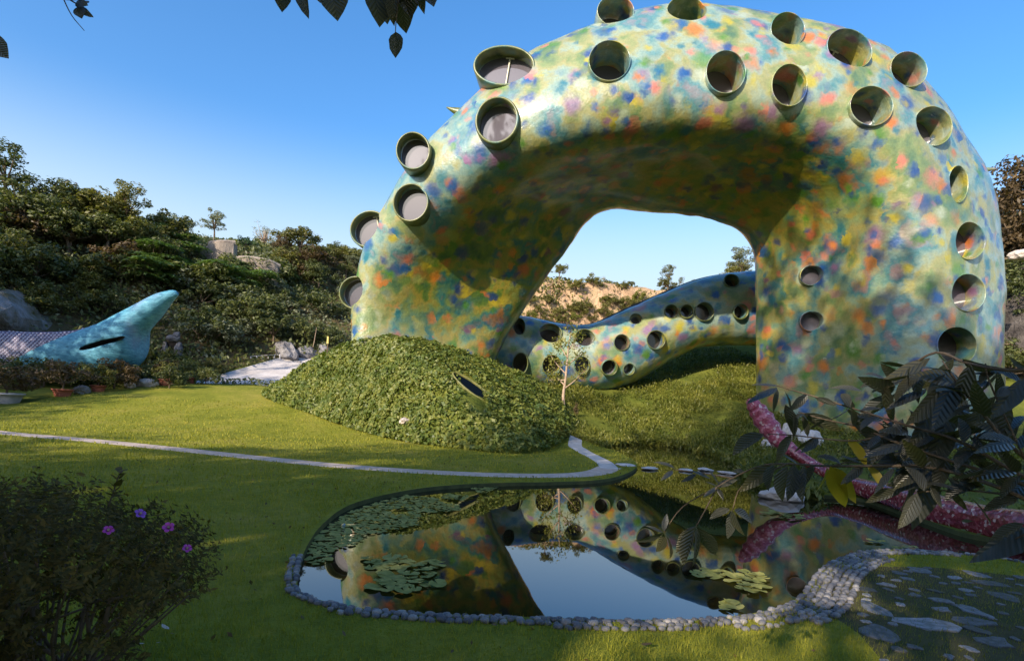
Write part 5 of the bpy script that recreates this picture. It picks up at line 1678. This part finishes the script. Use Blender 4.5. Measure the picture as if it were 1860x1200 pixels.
def right_shrub():
    t = thing('broadleaf_shrub', 'broad leaved shrub with glossy dark leaves reaching in from the right foreground', 'shrub')
    rr = random.Random(23)
    dd = lambda px: 1.32 + max(0, 1860 - px) / 700 * 0.75
    BR = [[(1990, 640), (1860, 672), (1760, 660), (1700, 640), (1640, 672), (1600, 690)],
          [(1990, 900), (1860, 830), (1780, 745), (1735, 690), (1712, 655)],
          [(1990, 930), (1850, 860), (1740, 800), (1640, 770), (1560, 745), (1480, 720), (1410, 700)],
          [(1990, 960), (1860, 880), (1730, 838), (1620, 800), (1560, 775), (1500, 762), (1450, 748)],
          [(1990, 985), (1850, 900), (1700, 850), (1590, 846), (1500, 846), (1430, 842), (1380, 846), (1330, 868), (1302, 884)],
          [(1302, 884), (1284, 920), (1264, 956)], [(1430, 842), (1350, 880), (1330, 926)], [(1302, 884), (1240, 920), (1206, 966)], [(1330, 868), (1270, 858), (1222, 852)],
          [(1700, 850), (1600, 842), (1540, 840), (1508, 846)], [(1850, 900), (1750, 890), (1665, 893)], [(1990, 1010), (1900, 960), (1840, 980)],
          [(1640, 770), (1560, 800), (1440, 790), (1395, 788)], [(1860, 830), (1800, 700), (1790, 660)], [(1990, 800), (1900, 740), (1850, 690)]]
    for k, br in enumerate(BR):
        pts = [P(a, b, dd(a) + 0.03 * math.sin(k + a * 0.02)) for a, b in br]
        C = crom([list(p) for p in pts], 4)
        r0 = 0.0055 if br[0][0] > 1900 else 0.0028
        V, Fc = tube(C, np.linspace(r0, 0.0016, len(C)), 6)
        ob('branch', poly_mesh('branch', V, Fc, M_bark, True), t)
    root = P(1990, 960, 1.28)
    V, Fc = tube(crom([[root.x + 0.5, root.y + 0.1, 0.0], [root.x + 0.35, root.y, 0.6], [root.x, root.y, root.z], list(P(1990, 800, 1.28)), list(P(1990, 640, 1.28))], 4), np.linspace(0.03, 0.01, 17), 7)
    ob('stem', poly_mesh('stem', V, Fc, M_bark, True), t)
    EX = [((1690, 650), (1578, 702)), ((1655, 681), (1596, 698)), ((1718, 678), (1680, 722)), ((1736, 692), (1688, 772)), ((1862, 686), (1798, 756)), ((1718, 698), (1650, 768)), ((1692, 674), (1618, 722)),
          ((1682, 706), (1606, 738)), ((1640, 760), (1624, 800)), ((1652, 790), (1640, 834)), ((1542, 740), (1510, 770)), ((1458, 750), (1528, 788)), ((1755, 682), (1822, 668)), ((1748, 652), (1818, 676)),
          ((1412, 704), (1354, 724)), ((1418, 702), (1366, 692)), ((1412, 706), (1412, 748)), ((1424, 708), (1446, 752)), ((1426, 734), (1442, 792)), ((1446, 750), (1502, 778)), ((1442, 752), (1450, 800)), ((1388, 788), (1330, 824)),
          ((1402, 844), (1352, 892)), ((1430, 846), (1418, 910)), ((1442, 842), (1430, 906)), ((1462, 846), (1456, 910)), ((1502, 848), (1488, 898)), ((1508, 846), (1536, 928)), ((1514, 848), (1562, 916)), ((1540, 796), (1572, 848)), ((1576, 846), (1604, 886)),
          ((1226, 850), (1186, 836)), ((1222, 854), (1200, 868)), ((1266, 860), (1236, 872)), ((1290, 868), (1258, 852)), ((1300, 884), (1338, 866)), ((1302, 884), (1276, 898)), ((1306, 880), (1292, 852)), ((1300, 886), (1316, 908)),
          ((1262, 956), (1240, 1028)), ((1264, 956), (1272, 1030)), ((1266, 956), (1300, 1016)), ((1260, 956), (1228, 1004)), ((1262, 955), (1248, 990)), ((1206, 966), (1156, 988)), ((1206, 968), (1190, 1006)), ((1208, 968), (1226, 1010)), ((1206, 964), (1208, 930)), ((1204, 966), (1176, 950)),
          ((1328, 926), (1320, 980)), ((1330, 926), (1350, 976)), ((1326, 924), (1290, 944)), ((1334, 926), (1372, 950)), ((1640, 890), (1574, 914)), ((1666, 894), (1634, 956)), ((1690, 884), (1706, 922)), ((1722, 890), (1754, 930)), ((1762, 902), (1806, 950)),
          ((1870, 956), (1764, 1006)), ((1860, 950), (1800, 985)), ((1850, 905), (1790, 930)), ((1480, 722), (1520, 738)), ((1560, 746), (1600, 738)), ((1500, 760), (1470, 776)), ((1600, 690), (1560, 700))]
    cnt = 0
    YL = [leaf_mesh(80 + i, 0.30, 'leaf', L_sun_yellow, 0.12) for i in range(3)]
    for b, tp in EX:
        lit_leaf = 1495 < b[0] < 1580 and 790 < b[1] < 860
        o = leaf_at(t, b, tp, dd(b[0]) + rr.uniform(-0.04, 0.04), YL if lit_leaf else BL, rr); cnt += 1
        if lit_leaf: o['label'] = 'leaf coloured sunlit yellow hanging over the pond edge'
    # fuller foliage along the branches towards the right edge
    for br in BR[:5] + BR[9:]:
        for q in range(len(br) - 1):
            a, b = br[q], br[q + 1]
            if min(a[0], b[0]) > 1900: continue
            seglen = math.hypot(a[0] - b[0], a[1] - b[1])
            for s in range(max(1, int(seglen / (20 if b[0] > 1560 else 34)))):
                if cnt > 235: break
                f = rr.random()
                x, y = a[0] + (b[0] - a[0]) * f, a[1] + (b[1] - a[1]) * f
                if x > 1880: continue
                ang = math.atan2(b[1] - a[1], b[0] - a[0]) + rr.choice((-1, 1)) * rr.uniform(0.3, 1.25)
                L = rr.uniform(38, 78) * (1.0 if x > 1600 else 0.65)
                tx, ty = x + math.cos(ang) * L, y + math.sin(ang) * L + L * 0.18
                if ty < 648 or (x < 1650 and ty < 700) or (x > 1600 and ty > 905): continue
                leaf_at(t, (x, y), (tx, ty), dd(x) + rr.uniform(-0.06, 0.10), BL, rr); cnt += 1
    for q in range(60):
        if cnt > 296: break
        x, y = rr.uniform(1560, 1880), rr.uniform(680, 860)
        ang = rr.uniform(1.8, 4.0); L = rr.uniform(50, 95)
        leaf_at(t, (x, y), (x + math.cos(ang) * L, y + math.sin(ang) * L + 14), dd(x) + rr.uniform(0.0, 0.22), BL, rr); cnt += 1
right_shrub()

# ------------------------------------------------------------------ azalea in the left foreground
def azalea():
    t = thing('azalea_bush', 'dark flowering bush with four magenta blossoms in the left foreground', 'bush')
    r_ = np.random.default_rng(61)
    C, Pn, Nn, Sz = [], [], [], []
    cent = Vector((-2.18, 2.42, 0.72))
    u = unit(r_, 3000)
    rad = r_.uniform(0.15, 1, 3000) ** 0.4
    Cc = u * rad[:, None] * np.array([1.02, 0.78, 0.56]) + np.array(list(cent))
    keep = []
    for c in Cc:
        px = CX + F * Vector(c - np.array([0, 0, H])).dot(RV) / c[1]; py = CY - F * Vector(c - np.array([0, 0, H])).dot(UV) / c[1]
        top = np.interp(px, [-200, 0, 90, 210, 330, 400], [850, 884, 890, 925, 950, 1010])
        rt = np.interp(py, [880, 960, 1020, 1070, 1110, 1160], [290, 352, 380, 372, 300, 250])
        if py > top and px < rt and not (py > 1090 and px > 60 and r_.random() < 0.72): keep.append(c)
    C = np.array(keep)
    # sprays: a twig with leaves in whorls
    mb = MB()
    base = Vector((-2.0, 2.5, 0.0))
    for i, c in enumerate(C):
        d = Vector(c) - cent; d = (d.normalized() * 0.7 + Vector((r_.uniform(-.4, .4), r_.uniform(-.4, .4), 0.45))).normalized()
        L = r_.uniform(0.08, 0.16)
        for s in np.linspace(0, 1, 7):
            for q in range(3):
                a = r_.uniform(0, 6.28)
                o_ = d.orthogonal().normalized(); o2 = d.cross(o_)
                out = (o_ * math.cos(a) + o2 * math.sin(a))
                ln = 0.0145 * r_.uniform(0.7, 1.3)
                Pn.append(list(Vector(c) + d * (L * s - L * .3) + out * ln)); 
                nn = (d * 0.9 - out * 0.5 + Vector((r_.uniform(-.3, .3), r_.uniform(-.3, .3), .2))).normalized(); Nn.append(list(nn)); Sz.append(ln)
        if i % 26 == 0:
            mid = Vector(c).lerp(base, 0.5) + Vector((0, 0, 0.02))
            b0 = base + Vector((r_.uniform(-.25, .25), r_.uniform(-.15, .15), 0))
            mb.add(*tube(crom([list(b0), list(mid), list(Vector(c))], 4), np.linspace(0.011, 0.003, 9), 5))
    Pn, Nn, Sz = np.array(Pn), np.array(Nn), np.array(Sz)
    ext = r_.integers(0, len(C), 60)
    V, Fq = leafquads(Pn, Nn, Sz, r_, 0.36)
    tag(ob('leaf', fast_mesh('leaf', V, Fq, L_azalea), t), kind='stuff')
    # bare lower branches
    D = 2.35
    for pth in (((165, 1175), (160, 1130), (165, 1095), (215, 1085), (250, 1075)), ((100, 1190), (60, 1165), (45, 1150), (110, 1120), (165, 1100)), ((150, 1190), (190, 1140), (235, 1110)), ((165, 1095), (130, 1060), (115, 1030)), ((30, 1140), (60, 1090), (75, 1050)),
                ((190, 1140), (200, 1090), (220, 1040)), ((260, 1100), (300, 1085), (345, 1070)), ((60, 1165), (20, 1130), (-10, 1090))):
        C2 = crom([list(P(a, b, D + 0.04 * math.sin(a * 0.05))) for a, b in pth], 4)
        mb.add(*tube(C2, np.linspace(0.009, 0.004, len(C2)), 6))
    ob('branches', mb.mesh('branches', M_bark, True), t).name = 'branch'
    # tall shoot
    sh = [P(196, 920, 2.3), P(206, 893, 2.3), P(214, 868, 2.3), P(222, 853, 2.3)]
    V, Fc = tube(crom([list(p) for p in sh], 3), 0.003, 5)
    so = ob('shoot', poly_mesh('shoot', V, Fc, M_bark, True), t)
    rr = random.Random(5)
    SL = [leaf_mesh(40 + i, 0.34, 'leaf', L_azalea, 0.1, 4) for i in range(3)]
    for k in range(16):
        f = 0.25 + 0.75 * k / 15
        x, y = 196 + 26 * f, 920 - 67 * f
        s = -1 if k % 2 else 1
        leaf_at(so, (x, y), (x + s * rr.uniform(9, 15), y - rr.uniform(6, 14)), 2.3, SL, rr)
    # blossoms
    g = NT('azalea_petal'); nz = g.noise(g.coord(), 30, 2)
    g.col(g.ramp(nz.outputs[0], [(0.3, (0.38, 0.03, 0.28)), (0.7, (0.55, 0.08, 0.46))])); g.set(Roughness=0.5)
    g2 = NT('azalea_petal_violet'); g2.col((0.30, 0.08, 0.48)); g2.set(Roughness=0.5)
    for (px, py, m_, s, tilt) in ((197, 962, g.m, 0.015, 0.2), (306, 957, g.m, 0.017, -0.2), (340, 995, g.m, 0.014, 0.6), (255, 932, g2.m, 0.017, 1.0)):
        Dd = 1.86 + (0.05 if px > 250 else 0)
        c = P(px, py, Dd)
        ax = ((Vector((0, 0, H)) - c).normalized() * (0.8 - tilt * .5) + Vector((tilt * .4, 0, 0.5))).normalized()
        m = frame_matrix(c, ax, px)
        V, Fc = [], []
        for k in range(5):
            a = 2 * math.pi * k / 5
            o = len(V)
            for (r_1, w_, z_) in ((0.12, 0.10, -0.6), (0.45, 0.34, 0.0), (0.85, 0.46, 0.18), (1.1, 0.2, 0.05)):
                for sd in (-1, 0, 1):
                    V.append(m @ Vector((s * (r_1 * math.cos(a) - sd * w_ * math.sin(a)), s * (r_1 * math.sin(a) + sd * w_ * math.cos(a)), s * (z_ - 0.06 * (sd == 0)))))
            for j in range(3):
                Fc += [(o + j * 3, o + j * 3 + 1, o + j * 3 + 4, o + j * 3 + 3), (o + j * 3 + 1, o + j * 3 + 2, o + j * 3 + 5, o + j * 3 + 4)]
        fo_ = ob('flower', poly_mesh('flower', V, Fc, m_, True), t)
        V, Fc = tube([m @ Vector((0, 0, -0.6 * s)), m @ Vector((0, 0, 0.25 * s))], 0.004, 5)
        ob('stamen', poly_mesh('stamen', V, Fc, M_palebark), fo_)
azalea()
for i, (px, py, w, lab) in enumerate(((307, 1142, 20, 'pale fallen leaf on the shaded grass nearest the dark bush, upper one'), (263, 1168, 18, 'pale fallen leaf on the grass below the dark bush, left one'), (291, 1165, 12, 'smallest fallen leaf on the grass by the dark bush'), (1164, 1168, 22, 'tan fallen leaf on the grass below the near cobbles'))):
    b = G(px, py, LAWN_Z + 0.03)
    o = ob('fallen_leaf', leaf_mesh(90 + i, 0.5, 'fallen_leaf', L_brown if i == 3 else M_palerock, -0.2), None, b, (0.1, 0.15, 1.2 + i), w * b.y / F)
    tag(o, lab, 'leaf')

# ------------------------------------------------------------------ leaves hanging in at the top
def overhead():
    rr = random.Random(8)
    t = thing('overhanging_branch', 'dark overhanging branch with broad leaves dangling at the top of the picture', 'branch')
    OL = [leaf_mesh(60 + i, 0.62, 'leaf', L_broad, 0.08) for i in range(4)]
    NL = [leaf_mesh(70 + i, 0.34, 'leaf', L_broad, 0.12) for i in range(3)]
    D = 2.4
    br = [[(820, -260), (790, -120), (740, -60), (640, -50), (540, -45), (480, -60)], [(740, -60), (725, -10), (720, 35), (718, 62)], [(740, -60), (775, -25), (778, -5)]]
    for b in br:
        C = crom([list(P(x, y, D)) for x, y in b], 4)
        V, Fc = tube(C, np.linspace(0.009 if b is br[0] else 0.004, 0.002, len(C)), 6)
        ob('branch', poly_mesh('branch', V, Fc, M_bark, True), t)
    face = Vector((0.1, -1, 0.15))
    for b, tp, ms in (((505, -40), (513, 21), OL), ((545, -40), (562, 29), NL), ((600, -40), (612, 34), OL), ((578, -45), (580, 3), OL), ((672, -55), (692, 46), OL), ((700, -50), (700, 40), OL), ((716, -20), (717, 45), NL), ((728, -20), (736, 60), OL),
                      ((742, -50), (745, 30), OL), ((760, -40), (788, 8), OL), ((745, -45), (770, 22), NL), ((719, 58), (717, 104), OL), ((640, -60), (640, -10), OL), ((660, -50), (655, -8), OL)):
        leaf_at(t, b, tp, D + rr.uniform(-.05, .05), ms, rr, tilt=face + Vector((rr.uniform(-.5, .5), 0, rr.uniform(-.2, .5))))
    t2 = thing('overhanging_twig', 'thin dark twig with tiny leaves hanging in at the upper left corner', 'twig')
    for b in ([(60, -140), (95, -60), (112, -10), (130, 28), (153, 56)], [(112, -10), (135, 5), (152, 14), (168, 30)]):
        C = crom([list(P(x, y, D)) for x, y in b], 4)
        V, Fc = tube(C, np.linspace(0.004, 0.0015, len(C)), 5)
        ob('stem', poly_mesh('stem', V, Fc, M_bark, True), t2)
    for b, tp, ms in (((140, 2), (158, 8), OL), ((148, 10), (160, 0), OL), ((143, 12), (147, 32), OL), ((118, -8), (136, -2), OL), ((150, 14), (167, 28), NL)):
        leaf_at(t2, b, tp, D, ms, rr, tilt=face)
    t3 = thing('overhanging_leaf', 'single dark leaf tip poking in at the left picture edge', 'leaf')
    leaf_at(t3, (-28, 70), (12, 103), D, OL, rr, tilt=face)
    C = crom([list(P(x, y, D)) for x, y in ((-120, -20), (-60, 40), (-28, 70))], 3)
    V, Fc = tube(C, 0.003, 5); ob('stem', poly_mesh('stem', V, Fc, M_bark, True), t3)
overhead()
